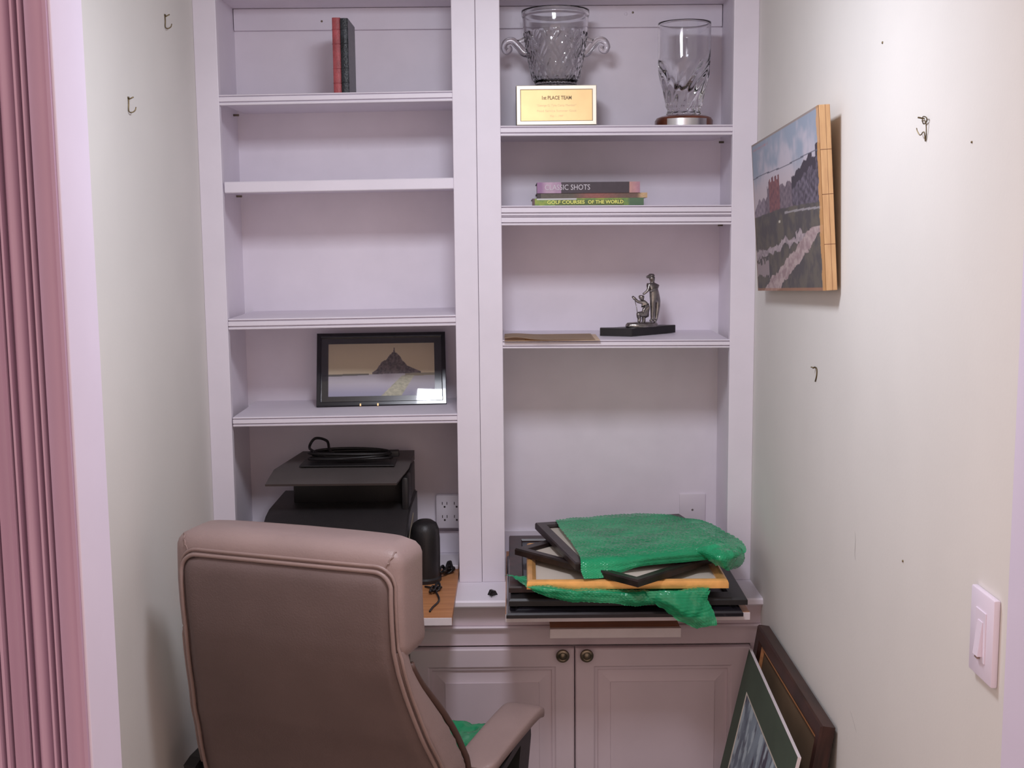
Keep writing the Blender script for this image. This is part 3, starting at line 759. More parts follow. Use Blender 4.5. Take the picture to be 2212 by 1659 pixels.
def thin_glass():
    m = bpy.data.materials.new('picture_glass'); m.use_nodes = True; nt = m.node_tree; N = nt.nodes
    for n in list(N):
        if n.type != 'OUTPUT_MATERIAL': N.remove(n)
    out = [n for n in N if n.type == 'OUTPUT_MATERIAL'][0]
    g = N.new('ShaderNodeBsdfGlossy'); g.inputs['Roughness'].default_value = 0.02; tr = N.new('ShaderNodeBsdfTransparent'); mx = N.new('ShaderNodeMixShader'); fr = N.new('ShaderNodeFresnel'); fr.inputs[0].default_value = 1.6
    nt.links.new(fr.outputs[0], mx.inputs[0]); nt.links.new(tr.outputs[0], mx.inputs[1]); nt.links.new(g.outputs[0], mx.inputs[2]); nt.links.new(mx.outputs[0], out.inputs[0])
    return m
M_pglass = thin_glass()
link('glass', B(((0.0115, 0.0115, -0.0045), (wd - 0.0115, hd - 0.0115, -0.0030))), M_pglass, t)
for xx in (0.118, 0.165):
    link('clip', B(((xx - 0.002, -0.0015, -0.006), (xx + 0.002, 0.005, 0.0048))), M_plaque, t)

# ------------------------------------------------------------------ unframed town print on a board, hung on the right wall
def town(u, v):
    n = nz(u * 1.6, v, 5)
    c = mixc(srgb(186, 180, 190), srgb(146, 156, 172), sstep(0.62, 0.95, v + 0.25 * n))
    c = mixc(c, srgb(190, 176, 180), 0.8 * sstep(0.82, 0.62, v))
    gt = 0.50 + 0.02 * math.sin(u * 3) - 0.02 * u
    # houses
    def roof(u):
        h = 0.60
        if u < 0.08: h = 0.53 + u * 0.8
        elif u < 0.24: h = 0.59 + 0.03 * abs(math.sin(u * 45))
        elif u < 0.44: h = 0.70 + 0.025 * (1 if int(u * 60) % 3 else 0) - 0.9 * max(0, 0.29 - u)
        elif u < 0.62: h = 0.635 + 0.03 * abs(math.sin(u * 30))
        elif u < 0.90: h = 0.66 + 0.10 * (u - 0.62) / 0.28 + 0.02 * abs(math.sin(u * 38))
        else: h = 0.74 + 0.06 * (u > 0.94)
        return h + 0.008 * nz(u * 10, 0.2, 3)
    if gt < v < roof(u):
        w = 0.5 + 0.5 * math.sin(u * 95) * math.sin(v * 120)
        w = 0.5 + 0.6 * nz(u * 12, v * 6, 6) + 0.25 * math.sin(u * 95) * math.sin(v * 120)
        c = mixc(srgb(128, 114, 122), srgb(92, 82, 94), w)
        if 0.27 < u < 0.44: c = mixc(srgb(138, 92, 92), srgb(104, 72, 80), w)
        if u > 0.62: c = mixc(srgb(112, 104, 118), srgb(62, 56, 66), w if v < roof(u) - 0.07 else 1)
        if u < 0.2: c = mixc(srgb(150, 136, 146), srgb(110, 100, 112), w)
    if v <= gt:
        c = mixc(srgb(78, 74, 76), srgb(98, 92, 84), 0.5 + 1.2 * nz(u * 1.5, v, 9))
        k = 0.03 * nz(u * 2, v * 2, 6)
        if 0.5 < u < 0.99 and abs(v - (gt - 0.03 - 0.0 * u)) < 0.006: c = srgb(150, 145, 148)
        # paths
        p1 = 0.24 + 0.09 * u + 0.03 * u * u
        if abs(v - p1 - k) < 0.028 * (1 - 0.4 * u) and u < 0.82: c = mixc(srgb(172, 158, 162), srgb(142, 130, 134), 0.5 + nz(u, v, 30))
        p2 = 0.14 + 0.9 * (v + k) * 2.45 - 0.0
        if v < 0.36 and abs(u - (0.22 + 2.05 * v + 1.5 * k)) < 0.13 - 0.12 * v: c = mixc(srgb(178, 160, 158), srgb(150, 128, 130), 0.5 + nz(u, v, 22))
        if u < 0.22 and 0.10 + k < v < 0.20 + 2 * k: c = srgb(150, 136, 138)
        if v < 0.02: c = mixc(c, srgb(170, 120, 90), 0.6)
    if abs(v - 0.765 - 0.004 * math.sin(u * 9)) < 0.003: c = srgb(92, 92, 104)
    if 0.03 < u < 0.30 and abs(v - 0.955) < 0.006 and nz(u * 30, 1, 3) > -0.1: c = srgb(172, 140, 148)
    if abs(u - 0.42) < 0.014 and abs(v - 0.435) < 0.006: c = srgb(196, 190, 176)
    e = min(u, 1 - u, v, 1 - v)
    if u > 0.965 + 0.01 * nz(v * 5, 0, 2): c = mixc(c, srgb(206, 152, 92), 0.8)
    if v > 0.985 or u < 0.01: c = mixc(c, srgb(150, 120, 90), 0.6)
    return c
fb, nb_, ft = W(1638, 628, x=0.592), W(1785, 628, x=0.590), W(1625, 314, x=0.574)
TM = frame_matrix(fb, nb_, ft)
tw, th_ = (nb_ - fb).length, (ft - fb).length
t = thing('town_print', 'mounted town print on thick wood board hung on right wall', 'picture', TM)
bm = B(((0, 0, -0.021), (tw, th_, 0.0)), bev=0.001); link('mount_board', bm, M_woodside, t)
painted('print', tw, th_, 260, 200, town, paint_mat('town_print_ink', 0.62), t, (0, 0, 0.0006))
bm = bmesh.new()
for k, zz in enumerate((0.25, 0.52, 0.76)): box(bm, (tw - 0.0005, th_ * zz, -0.0212), (tw + 0.0003, th_ * zz + 0.0008, 0.0002))
box(bm, (tw - 0.0005, 0, -0.012), (tw + 0.0003, th_, -0.0117))
link('edge_crack', bm, M_redbrown, t)

# ------------------------------------------------------------------ flat frames stacked on the right board
def flat_frame(name, label, M, w, h, mw, th, m, inner, glass=False, prof=None, mat_in=0.0, inner_m=None):
    t = thing(name, label, 'picture frame', M)
    P = prof or [(0, 0), (0, th * 0.75), (0.002, th), (mw - 0.003, th * 0.92), (mw, th * 0.6), (mw, 0)]
    bm = bmesh.new(); rect_ring(bm, w, h, P); link('moulding', bm, m, t, smooth=25)
    link('picture_mat', B(((mw - 0.001, mw - 0.001, 0.001), (w - mw + 0.001, h - mw + 0.001, th * 0.35))), inner, t)
    if mat_in:
        a = mw + mat_in; link('art_sheet', B(((a, a, th * 0.35), (w - a, h - a, th * 0.37))), inner_m or M_greymat, t)
    if glass: link('glass', B(((mw - 0.001, mw - 0.001, th * 0.40), (w - mw + 0.001, h - mw + 0.001, th * 0.46))), M_pglass, t)
    return t
def yawm(x, y, z, a, tx=0.0, ty=0.0): return Matrix.Translation((x, y, z)) @ Matrix.Rotation(a, 4, 'Z') @ Matrix.Rotation(ty, 4, 'Y') @ Matrix.Rotation(tx, 4, 'X')
glossp = [(0, 0), (0, 0.010), (0.003, 0.015), (0.010, 0.017), (0.022, 0.014), (0.030, 0.016), (0.036, 0.012), (0.040, 0.008), (0.040, 0)]
flat_frame('framed_picture', 'wide glossy black frame at the very bottom of the stack', yawm(-0.0185, -0.352, ZB + 0.0005, 0.0), 0.552, 0.50, 0.040, 0.020, M_black_frame, M_greymat, glass=True, prof=[(0, 0), (0, 0.008), (0.003, 0.0125), (0.010, 0.0145), (0.022, 0.012), (0.030, 0.0155), (0.040, 0.0175), (0.046, 0.015), (0.048, 0.010), (0.048, 0)])
flat_frame('framed_picture', 'large matt black frame second from the bottom of the stack', yawm(-0.012, -0.320, ZB + 0.020, -0.012), 0.560, 0.50, 0.045, 0.020, M_blackp, M_greymat, prof=[(0, 0), (0, 0.012), (0.004, 0.017), (0.040, 0.020), (0.045, 0.014), (0.045, 0)])
flat_frame('framed_picture', 'mottled brown frame with grey mat sticking out on the left', yawm(-0.012, -0.285, ZB + 0.042, 0.0), 0.46, 0.48, 0.036, 0.015, M_mottle, M_greymat)
gt_ = flat_frame('framed_picture', 'narrow gold frame in the middle of the stack', yawm(0.030, -0.338, ZB + 0.066, -0.012), 0.470, 0.345, 0.022, 0.021, M_gold, M_mat,
    prof=[(0, 0), (0, 0.012), (0.002, 0.018), (0.007, 0.021), (0.013, 0.020), (0.018, 0.015), (0.022, 0.012), (0.022, 0)])
# dark frame turned diagonally: left, front and right corners measured
ZD = ZB + 0.089
cl, cf, cr_ = W(1112, 1188, z=ZD + 0.012), W(1378, 1258, z=ZD + 0.012), W(1545, 1192, z=ZD + 0.012)
cl.z = cf.z = cr_.z = ZD
ang = math.atan2(cf.y - cl.y, cf.x - cl.x)
flat_frame('framed_picture', 'brown-black frame turned diagonally across the gold frame', yawm(cl.x, cl.y, ZD, ang), (cf - cl).length, 0.31, 0.026, 0.017, M_brownblack, M_mat)
# top frame
ZE = ZD + 0.0185
c0 = W(1243, 1220, z=ZE + 0.012)
M6 = Matrix.Translation((c0.x, c0.y, ZE)) @ Matrix.Rotation(math.radians(12.5), 4, 'Z')
flat_frame('framed_picture', 'black frame on top of the stack under green bubble wrap', M6, 0.405, 0.400, 0.028, 0.017, M_brownblack, M_mat, mat_in=0.06)

# ------------------------------------------------------------------ green bubble wrap
def sheet(ctrl, nu, nv):
    rows = [cat_rom(r, nu) for r in ctrl]
    cols = [cat_rom([r[i] for r in rows], nv) for i in range(len(rows[0]))]
    return [[cols[i][j] for i in range(len(cols))] for j in range(len(cols[0]))]
def bubble_sheet(name, ctrl, label, res=0.0032, wrinkle=0.004, seed=0, parent=None, pitch=0.0105):
    G = sheet(ctrl, 10, 10); nj, ni = len(G), len(G[0])
    L1 = sum((G[nj // 2][i + 1] - G[nj // 2][i]).length for i in range(ni - 1)); L2 = sum((G[j + 1][ni // 2] - G[j][ni // 2]).length for j in range(nj - 1))
    nu, nv = max(8, int(L1 / res)), max(8, int(L2 / res))
    def samp(u, v):
        a, b = u * (ni - 1), v * (nj - 1); i, j = min(int(a), ni - 2), min(int(b), nj - 2); a -= i; b -= j
        return (G[j][i] * (1 - a) + G[j][i + 1] * a) * (1 - b) + (G[j + 1][i] * (1 - a) + G[j + 1][i + 1] * a) * b
    P = []
    for j in range(nv + 1):
        for i in range(nu + 1): P.append(samp(i / nu, j / nv))
    vs = []
    idx = lambda i, j: P[j * (nu + 1) + i]
    for j in range(nv + 1):
        for i in range(nu + 1):
            p = idx(i, j); du = idx(min(i + 1, nu), j) - idx(max(i - 1, 0), j); dv = idx(i, min(j + 1, nv)) - idx(i, max(j - 1, 0))
            n = du.cross(dv); n = n.normalized() if n.length > 1e-12 else Vector((0, 0, 1))
            a, b = i / nu * L1 / pitch, j / nv * L2 / (pitch * 0.866); jb = round(b); off = 0.5 * (jb % 2); ia = round(a - off) + off
            d = math.hypot(a - ia, (b - jb) * 0.866) / 0.46
            bub = 0.0023 * math.sqrt(max(0, 1 - d * d)) if d < 1 else 0
            w = wrinkle * (noise.noise(Vector((p.x * 22 + seed, p.y * 22, p.z * 22))) + 0.5 * noise.noise(Vector((p.x * 55 + seed, p.y * 55, p.z * 55))))
            vs.append(p + n * (bub + w))
    fs = [(j * (nu + 1) + i, j * (nu + 1) + i + 1, (j + 1) * (nu + 1) + i + 1, (j + 1) * (nu + 1) + i) for j in range(nv) for i in range(nu)]
    me = bpy.data.meshes.new(name); me.from_pydata(vs, [], fs)
    o = link(name, me, M_bubble, parent, smooth=True)
    if label: tag(o, label, 'bubble wrap')
    return o
def wp(px, py, z): return W(px, py, z=z)
ZW = ZE + 0.024
# sheet over the top frame, laid out in the frame's own axes: rows from the back to the drooping front edge
def f6(x, y, z): return M6 @ Vector((x, y, 0.0205 + z))
ctrl = [
 [f6(.056, .404, .001), f6(.13, .406, .003), f6(.21, .407, .004), f6(.30, .408, .004), f6(.365, .372, .003), f6(.415, .300, .002)],
 [f6(.046, .31, .001), f6(.12, .31, .001), f6(.21, .31, .004), f6(.30, .30, .003), f6(.385, .29, .006), f6(.430, .26, .006)],
 [f6(.038, .19, .001), f6(.11, .19, .003), f6(.20, .19, .001), f6(.30, .18, .006), f6(.39, .18, .010), f6(.438, .17, .006)],
 [f6(.028, .08, .001), f6(.10, .08, .001), f6(.20, .07, .004), f6(.30, .06, .007), f6(.39, .06, .010), f6(.445, .07, .002)],
 [f6(.014, .004, .001), f6(.09, .003, .001), f6(.19, .001, .002), f6(.29, .000, .003), f6(.37, .000, .003), f6(.43, .005, -.006)],
 [f6(.010, -.014, -.020), f6(.085, -.016, -.021), f6(.17, -.010, -.012), f6(.28, -.008, -.011), f6(.35, -.008, -.010), f6(.40, -.008, -.016)],
 [f6(.014, -.026, -.036), f6(.075, -.024, -.036), f6(.155, -.014, -.020), f6(.27, -.011, -.018), f6(.335, -.011, -.016), f6(.385, -.010, -.022)],
]
bubble_sheet('bubble_wrap', ctrl, 'green bubble wrap draped over the topmost frame', seed=1, wrinkle=0.0025)
# crumpled end hanging off its right side
ctrl = [
 [wp(1500, 1186, ZW + .004), wp(1540, 1172, ZW + .018), wp(1585, 1180, ZW + .004), wp(1611, 1188, ZW - .014)],
 [wp(1508, 1194, ZW - .004), wp(1545, 1186, ZW + .016), wp(1585, 1194, ZW + .006), wp(1611, 1200, ZW - .020)],
 [wp(1522, 1206, ZW - .016), wp(1548, 1206, ZW + .000), wp(1580, 1212, ZW - .010), wp(1604, 1218, ZW - .034)],
 [wp(1540, 1220, ZW - .032), wp(1558, 1226, ZW - .026), wp(1574, 1234, ZW - .036), wp(1592, 1228, ZW - .050)],
]
bubble_sheet('bubble_wrap', ctrl, 'crumpled green bubble wrap bunched at the right of the stack', seed=5, wrinkle=0.009)
# lower piece squeezed between the frames and hanging over the front
ZL = ZB + 0.064
yfe = -0.362
def wy(px, py, y): return W(px, py, y=y)
ctrl = [
 [wp(1088, 1240, ZL + .002), wp(1180, 1242, ZL), wp(1280, 1248, ZL), wp(1370, 1250, ZL), wp(1460, 1252, ZL), wp(1545, 1255, ZL)],
 [wp(1115, 1250, ZL + .002), wp(1200, 1262, ZL), wp(1290, 1266, ZL), wp(1370, 1268, ZL), wp(1455, 1268, ZL), wp(1540, 1268, ZL)],
 [wy(1138, 1266, yfe + .02), wy(1215, 1272, yfe), wy(1295, 1276, yfe), wy(1370, 1278, yfe), wy(1450, 1276, yfe), wy(1530, 1274, yfe)],
 [wy(1150, 1276, yfe + .012), wy(1222, 1290, yfe - .006), wy(1300, 1292, yfe - .004), wy(1370, 1296, yfe - .008), wy(1440, 1298, yfe - .012), wy(1522, 1292, yfe - .006)],
 [wy(1165, 1284, yfe + .006), wy(1228, 1300, yfe), wy(1318, 1302, yfe - .004), wy(1366, 1308, yfe), wy(1420, 1306, yfe - .006), wy(1508, 1300, yfe - .012)],
]
bubble_sheet('bubble_wrap', ctrl, 'green bubble wrap squeezed under the gold frame', seed=9, wrinkle=0.005)
ctrl = [
 [wy(1395, 1278, yfe - .010), wy(1440, 1276, yfe - .018), wy(1490, 1276, yfe - .012), wy(1535, 1276, yfe - .010)],
 [wy(1405, 1296, yfe - .014), wy(1455, 1294, yfe - .026), wy(1500, 1292, yfe - .018), wy(1528, 1292, yfe - .010)],
 [wy(1432, 1318, yfe - .012), wy(1470, 1316, yfe - .028), wy(1512, 1312, yfe - .022), wy(1534, 1304, yfe - .012)],
 [wy(1462, 1338, yfe - .012), wy(1492, 1336, yfe - .026), wy(1528, 1330, yfe - .022), wy(1542, 1322, yfe - .014)],
 [wy(1505, 1360, yfe - .014), wy(1520, 1356, yfe - .020), wy(1534, 1352, yfe - .020), wy(1549, 1350, yfe - .018)],
]
bubble_sheet('bubble_wrap', ctrl, 'green bubble wrap tail hanging down over the counter front', seed=12, wrinkle=0.007)

# ------------------------------------------------------------------ printer on the left board
PX0, PX1 = -0.640, -0.268
t = thing('printer', 'black desktop printer with raised cover standing in the left bay', 'printer', (0, 0, 0))
zp = ZB
bm = bmesh.new()
prism(bm, [(0.245, zp + .012), (-0.110, zp + .012), (-0.128, zp + .03), (-0.128, zp + 0.105), (-0.118, zp + 0.128), (-0.095, zp + 0.140), (-0.02, zp + 0.172), (0.03, zp + 0.180), (0.245, zp + 0.180)], 'x', PX0, PX1)
bmesh.ops.bevel(bm, geom=[e for e in bm.edges if e.calc_face_angle(0) > 0.5], offset=0.004, segments=2, affect='EDGES')
link('body', bm, M_printer, t, smooth=35)
for xx in (PX0 + 0.03, PX1 - 0.03):
    for yy in (-0.09, 0.2):
        bm = bmesh.new(); tube(bm, [(xx, yy, zp), (xx, yy, zp + 0.013)], 0.012, 12); link('foot', bm, M_blackp, t)
# upper housing with a dark opening
link('upper_housing', B(((PX0 + 0.055, 0.085, zp + 0.178), (PX1 - 0.006, 0.245, zp + 0.262)), bev=0.004), M_blackp, t, smooth=30)
link('side_cheek', B(((PX1 - 0.022, 0.010, zp + 0.165), (PX1 - 0.004, 0.090, zp + 0.262)), bev=0.006), M_blackp, t, smooth=30)
bm = bmesh.new()
prism(bm, [(-0.060, zp + 0.262), (-0.056, zp + 0.256), (0.248, zp + 0.264), (0.248, zp + 0.290), (0.06, zp + 0.276)], 'x', PX0 + 0.010, PX1 - 0.006)
for v in bm.verts:
    if v.co.y < 0.0 and v.co.x > PX1 - 0.05: v.co.x -= 0.022
    if v.co.y > 0.2 and v.co.x < PX0 + 0.1: v.co.x += 0.045
link('top_cover', bm, M_printer_lid, t, smooth=20)
link('output_recess', B(((PX0 + 0.075, 0.07, zp + 0.280), (PX1 - 0.045, 0.20, zp + 0.2835)), bev=0.001), M_blackp, t)
bm = bmesh.new(); prism(bm, [(-0.085, zp + 0.050), (-0.045, zp + 0.118), (0.09, zp + 0.150), (0.09, zp + 0.040), (-0.02, zp + 0.030)], 'x', PX1 - 0.001, PX1 + 0.0015)
link('side_vent', bm, mat('beige_label', (0.33, 0.27, 0.20), 0.6, scale=1.0, var=0.25), t)
link('front_panel', B(((PX0 + 0.02, -0.131, zp + 0.045), (PX1 - 0.02, -0.127, zp + 0.100)), bev=0.0015), M_blackp, t)
# power cord coiled on top
bm = bmesh.new(); P = []
zt = zp + 0.292
for k in range(0, 150):
    a = k / 150 * 2 * PI * 4.6
    P.append(Vector((-0.435 + (0.105 + 0.008 * math.sin(a * 0.37)) * math.cos(a), 0.125 + (0.036 + 0.005 * math.sin(a * 0.61)) * math.sin(a), zt + 0.0022 * a / 3 + 0.002 * math.sin(a * 1.7))))
P += cat_rom([P[-1], (-0.50, 0.10, zt + 0.012), (-0.535, 0.14, zt + 0.016), (-0.555, 0.18, zt + 0.022), (-0.540, 0.19, zt + 0.044), (-0.505, 0.17, zt + 0.040), (-0.49, 0.13, zt + 0.018), (-0.45, 0.10, zt + 0.012), (-0.37, 0.10, zt + 0.012), (-0.33, 0.13, zt + 0.012)], 6)
tube(bm, P, 0.0038, 8)
tc_ = thing('power_cord', 'black power cord coiled on top of the printer', 'cable', (0, 0, 0))
link('cord', bm, M_blackp, tc_, smooth=True)
link('plug', B(((-0.335, 0.118, zt + 0.003), (-0.305, 0.142, zt + 0.021)), bev=0.004), M_blackp, tc_, smooth=30)
# upright dark speaker between the printer and the stile
t = thing('desk_speaker', 'small round topped black speaker right of the printer', 'speaker', (-0.212, -0.03, ZB))
bm = bmesh.new(); rings = []
for s, z in ((1.05, 0), (1.05, 0.008), (0.95, 0.012), (0.98, 0.06), (0.98, 0.10), (0.93, 0.122), (0.78, 0.136), (0.5, 0.143), (0.15, 0.145)):
    rings.append([(-0.016 + 0.039 * s * math.cos(a), 0.045 * s * math.sin(a), z * 1.1) for a in [2 * PI * j / 32 for j in range(32)]])
loft(bm, rings); link('body', bm, M_blackp, t, smooth=40)
# tangled cables in front of it
def cable(pts, label, r=0.0026):
    bm = bmesh.new(); tube(bm, cat_rom(pts, 8), r, 8); return tag(link('cable', bm, M_blackp, smooth=True), label, 'cable')
z = ZB + 0.003
def tangle(cx, cy, rx, ry, n, zt):
    P = []
    for k in range(n):
        a = k * 1.15; f = 0.55 + 0.45 * math.sin(k * 2.3)
        P.append((cx + rx * f * math.cos(a), cy + ry * f * math.sin(a), z + zt * (0.5 + 0.5 * math.sin(k * 1.7))))
    return P
cable(tangle(-0.178, 0.020, 0.026, 0.05, 26, 0.020), 'tangle of black cable at the back of the left board', 0.003)
cable([(-0.225, -0.10, z)] + tangle(-0.197, -0.135, 0.018, 0.04, 14, 0.012) + [(-0.183, -0.21, z), (-0.195, -0.27, z), (-0.20, -0.30, z)], 'black cable with loose end at the front of the left board', 0.0024)
# key-like black clip on the counter
t = thing('binder_clip', 'small black clip lying on counter below the centre stile', 'clip', W(1065, 1285, z=ZC))
bm = bmesh.new(); prism(bm, [(-0.010, 0.0), (0.010, 0.0), (0.003, 0.012), (-0.003, 0.012)], 'y', -0.007, 0.010); bm.transform(Matrix.Rotation(0.7, 4, 'Z')); link('body', bm, M_blackp, t)
bm = bmesh.new(); tube(bm, [(-0.003, -0.004, 0.010), (-0.009, -0.016, 0.006), (-0.004, -0.024, 0.002), (0.003, -0.016, 0.006), (0.003, -0.004, 0.010)], 0.0011, 6); link('wire_handle', bm, M_steel if False else M_blackp, t, smooth=True)

# ------------------------------------------------------------------ pictures leaning on the floor against the right wall
pf = W(1650, 1342, x=XR - 0.018); pn = W(1790, 1588, x=XR - 0.018)
ln = 0.16
topz = (pf.z + pn.z) / 2
yfar, ynear = pf.y, pn.y; w_ = yfar - ynear
Hf = topz / math.cos(ln)
O = Vector((XR - 0.020 - Hf * math.sin(ln), ynear, 0.0)); Xp = O + Vector((0, 1, 0)); Yp = O + Vector((math.sin(ln), 0, math.cos(ln)))
# face must look to -x: x axis from far to near
O2 = Vector((O.x - 0.003, yfar, 0.004)); FMx = frame_matrix(O2, O2 + Vector((0, -1, 0)), O2 + Vector((math.sin(ln), 0, math.cos(ln))))
t = thing('framed_picture', 'large dark walnut frame leaning against the right wall', 'picture frame', FMx)
bm = bmesh.new(); rect_ring(bm, w_, Hf, [(0, -0.018), (0, 0.006), (0.003, 0.010), (0.030, 0.008), (0.040, 0.001), (0.040, -0.018)]); link('moulding', bm, M_walnut, t, smooth=20)
bm = bmesh.new(); rect_ring(bm, w_ - 0.08, Hf - 0.08, [(-0.0005, -0.006), (-0.0005, 0.001), (0.004, 0.001), (0.006, -0.006)]); bm.transform(Matrix.Translation((0.04, 0.04, 0))); link('gilt_lip', bm, M_board, t)
link('backing', B(((0.039, 0.039, -0.012), (w_ - 0.039, Hf - 0.039, -0.007))), M_back_kraft, t)
def seascape(u, v):
    c = mixc(srgb(132, 146, 158), srgb(96, 108, 122), 0.5 + 1.2 * nz(u * 2, v * 1.2, 3))
    d = nz(u * 6, v * 2.2, 2.2)
    c = mixc(c, srgb(70, 68, 84), sstep(0.08, 0.4, d))
    c = mixc(c, srgb(168, 182, 190), sstep(0.12, 0.45, nz(u * 5 + 9, v * 3, 3)))
    return c
gf = W(1630, 1397, x=0.578); gn = W(1742, 1634, x=0.556)
ln2 = 0.215; tz = (gf.z + gn.z) / 2; H2 = (tz - 0.004) / math.cos(ln2)
topx = 0.564
O3 = Vector((topx - H2 * math.sin(ln2), gf.y, 0.004))
GM = frame_matrix(O3, O3 + Vector((-0.025, gn.y - gf.y, 0)), O3 + Vector((math.sin(ln2), 0, math.cos(ln2))))
w2 = abs(gn.y - gf.y)
t = thing('matted_picture', 'unframed blue picture in dark green mat leaning before the walnut frame', 'picture', GM)
link('backing_board', B(((0, 0, -0.006), (w2, H2, -0.0015)), bev=0.0005), M_boardedge, t)
bm = bmesh.new(); mi = 0.080; rect_ring(bm, w2, H2, [(0.001, -0.0015), (0.001, 0.0), (mi, 0.0), (mi, -0.0015)]); link('green_mat', bm, M_greenmat, t)
bm = bmesh.new(); rect_ring(bm, w2 - 2 * mi, H2 - 2 * mi, [(-0.0003, -0.0014), (-0.0003, 0.0004), (0.004, -0.0002), (0.004, -0.0014)]); bm.transform(Matrix.Translation((mi, mi, 0))); link('cream_inner_mat', bm, M_mat, t)
painted('print', w2 - 2 * mi - 0.006, H2 - 2 * mi - 0.006, 90, 120, seascape, paint_mat('seascape_print', 0.6), t, (mi + 0.003, mi + 0.003, -0.0010))
link('white_edge', B(((0.0, H2 - 0.0006, -0.0060), (w2, H2 + 0.0006, 0.0006)), ((w2 - 0.0006, 0, -0.0060), (w2 + 0.0006, H2, 0.0006))), M_boardedge, t)

# ------------------------------------------------------------------ executive chair
CM = Matrix.Translation((-0.35, -0.49, 0)) @ Matrix.Rotation(math.radians(-20), 4, 'Z')
ch = thing('office_chair', 'taupe leather high back executive chair seen from behind', 'chair', CM)
PR = [(0.50, -0.165, 0.284), (0.55, -0.170, 0.284), (0.60, -0.182, 0.284), (0.65, -0.195, 0.283), (0.70, -0.215, 0.273), (0.75, -0.240, 0.263), (0.80, -0.257, 0.253), (0.85, -0.275, 0.245), (0.90, -0.290, 0.238), (0.95, -0.300, 0.233), (1.0, -0.305, 0.233), (1.05, -0.307, 0.233), (1.105, -0.305, 0.233), (1.20, -0.300, 0.233)]
def prof_at(z):
    for (z0, y0_, w0), (z1, y1_, w1) in zip(PR, PR[1:]):
        if z <= z1: k = (z - z0) / (z1 - z0); k = max(0, k); return y0_ + (y1_ - y0_) * k, w0 + (w1 - w0) * k
    return PR[-1][1:]
def sring(cx, cy, hw, hd, z, n=64, e=3.2, zf=None):
    ring = []
    for j in range(n):
        a = 2 * PI * j / n; c, s = math.cos(a), math.sin(a)
        x = cx + hw * math.copysign(abs(c) ** (2 / e), c); y = cy + hd * math.copysign(abs(s) ** (2 / e), s)
        ring.append((x, y, z + (zf(x, y) if zf else 0)))
    return ring
# head-rest cushion (upper part, wraps to the front)
bm = bmesh.new(); rings = []
for k in range(25):
    u = k / 24; z = 0.918 + (1.154 - 0.918) * u
    yr, hw = prof_at(z); ht = 0.066; s = 1.0
    if u > 0.86: q = (u - 0.86) / 0.14; s = math.sqrt(max(0.02, 1 - q * q * 0.96))
    if u < 0.14: q = 1 - u / 0.14; s = math.sqrt(max(0.02, 1 - q * q * 0.8))
    H_ = hw + 0.023; d_ = ht * (0.55 + 0.45 * s); w_k = H_ - (1 - s) * 0.040
    dip = (lambda x, y: -0.004 * (x / 0.25) ** 2 if True else 0) if u > 0.5 else (lambda x, y: 0.05 * (y + 0.30) if y > -0.30 else 0)
    rings.append(sring(-0.005, yr + 0.008 + ht, w_k, d_, z, zf=dip, e=7.0))
loft(bm, rings); hc = link('headrest_cushion', bm, M_leather, ch, smooth=60)
# lumbar cushion
bm = bmesh.new(); rings = []
for k in range(29):
    u = k / 28; z = 0.50 + (0.945 - 0.50) * u
    yr, hw = prof_at(z); th2 = 0.058 if z < 0.72 else 0.058 - 0.036 * sstep(0.72, 0.93, z)
    pleat = 0.0022 * math.sin(z * 190) * sstep(0.80, 0.70, z)
    s = 1.0 if u > 0.08 else math.sqrt(max(0.05, 1 - (1 - u / 0.08) ** 2 * 0.9))
    rings.append(sring(-0.003, yr + 0.008 + th2, (hw + 0.015) - (1 - s) * 0.03 + pleat, th2 * s, z, e=7))
loft(bm, rings); link('lumbar_cushion', bm, M_leather, ch, smooth=60)
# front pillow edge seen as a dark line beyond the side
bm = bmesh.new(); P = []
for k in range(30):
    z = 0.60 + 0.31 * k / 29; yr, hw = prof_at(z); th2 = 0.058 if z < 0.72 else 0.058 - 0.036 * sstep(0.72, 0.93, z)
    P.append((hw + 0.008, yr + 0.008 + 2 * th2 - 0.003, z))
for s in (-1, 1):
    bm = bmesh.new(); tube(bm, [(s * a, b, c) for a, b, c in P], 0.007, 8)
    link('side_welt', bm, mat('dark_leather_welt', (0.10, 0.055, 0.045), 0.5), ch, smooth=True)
# rear leather panel, slightly puffed
bm = bmesh.new(); NU, NV2 = 40, 50; G = []
for j in range(NV2 + 1):
    v = j / NV2; z = 0.50 + (1.105 - 0.50) * v; row = []
    for i in range(NU + 1):
        u = i / NU * 2 - 1
        zc2 = z
        # rounded top corners
        yr, hw = prof_at(zc2); hw -= 0.003
        r_ = 0.035
        if z > 1.105 - r_: q = (z - (1.105 - r_)) / r_; hw -= r_ * (1 - math.sqrt(max(0, 1 - q * q)))
        e = min(1, (1 - abs(u)) * 9) ; e2 = min(1, (1 - v) * 22)
        puff = 0.009 * math.sin(min(e, 1) * PI / 2) * math.sin(min(e2, 1) * PI / 2)
        wr_ = 0.0012 * noise.noise(Vector((u * 3, z * 9, 2)))
        row.append(bm.verts.new((u * hw, yr + 0.006 - puff + wr_ + (0.004 if (i in (0, NU) or j == NV2) else 0), z - 0.010 * (u * u) * 0)))
    G.append(row)
for j in range(NV2):
    for i in range(NU): bm.faces.new((G[j][i], G[j][i + 1], G[j + 1][i + 1], G[j + 1][i]))
bmesh.ops.solidify(bm, geom=bm.faces[:], thickness=-0.004)
link('back_panel', bm, M_leather, ch, smooth=60)
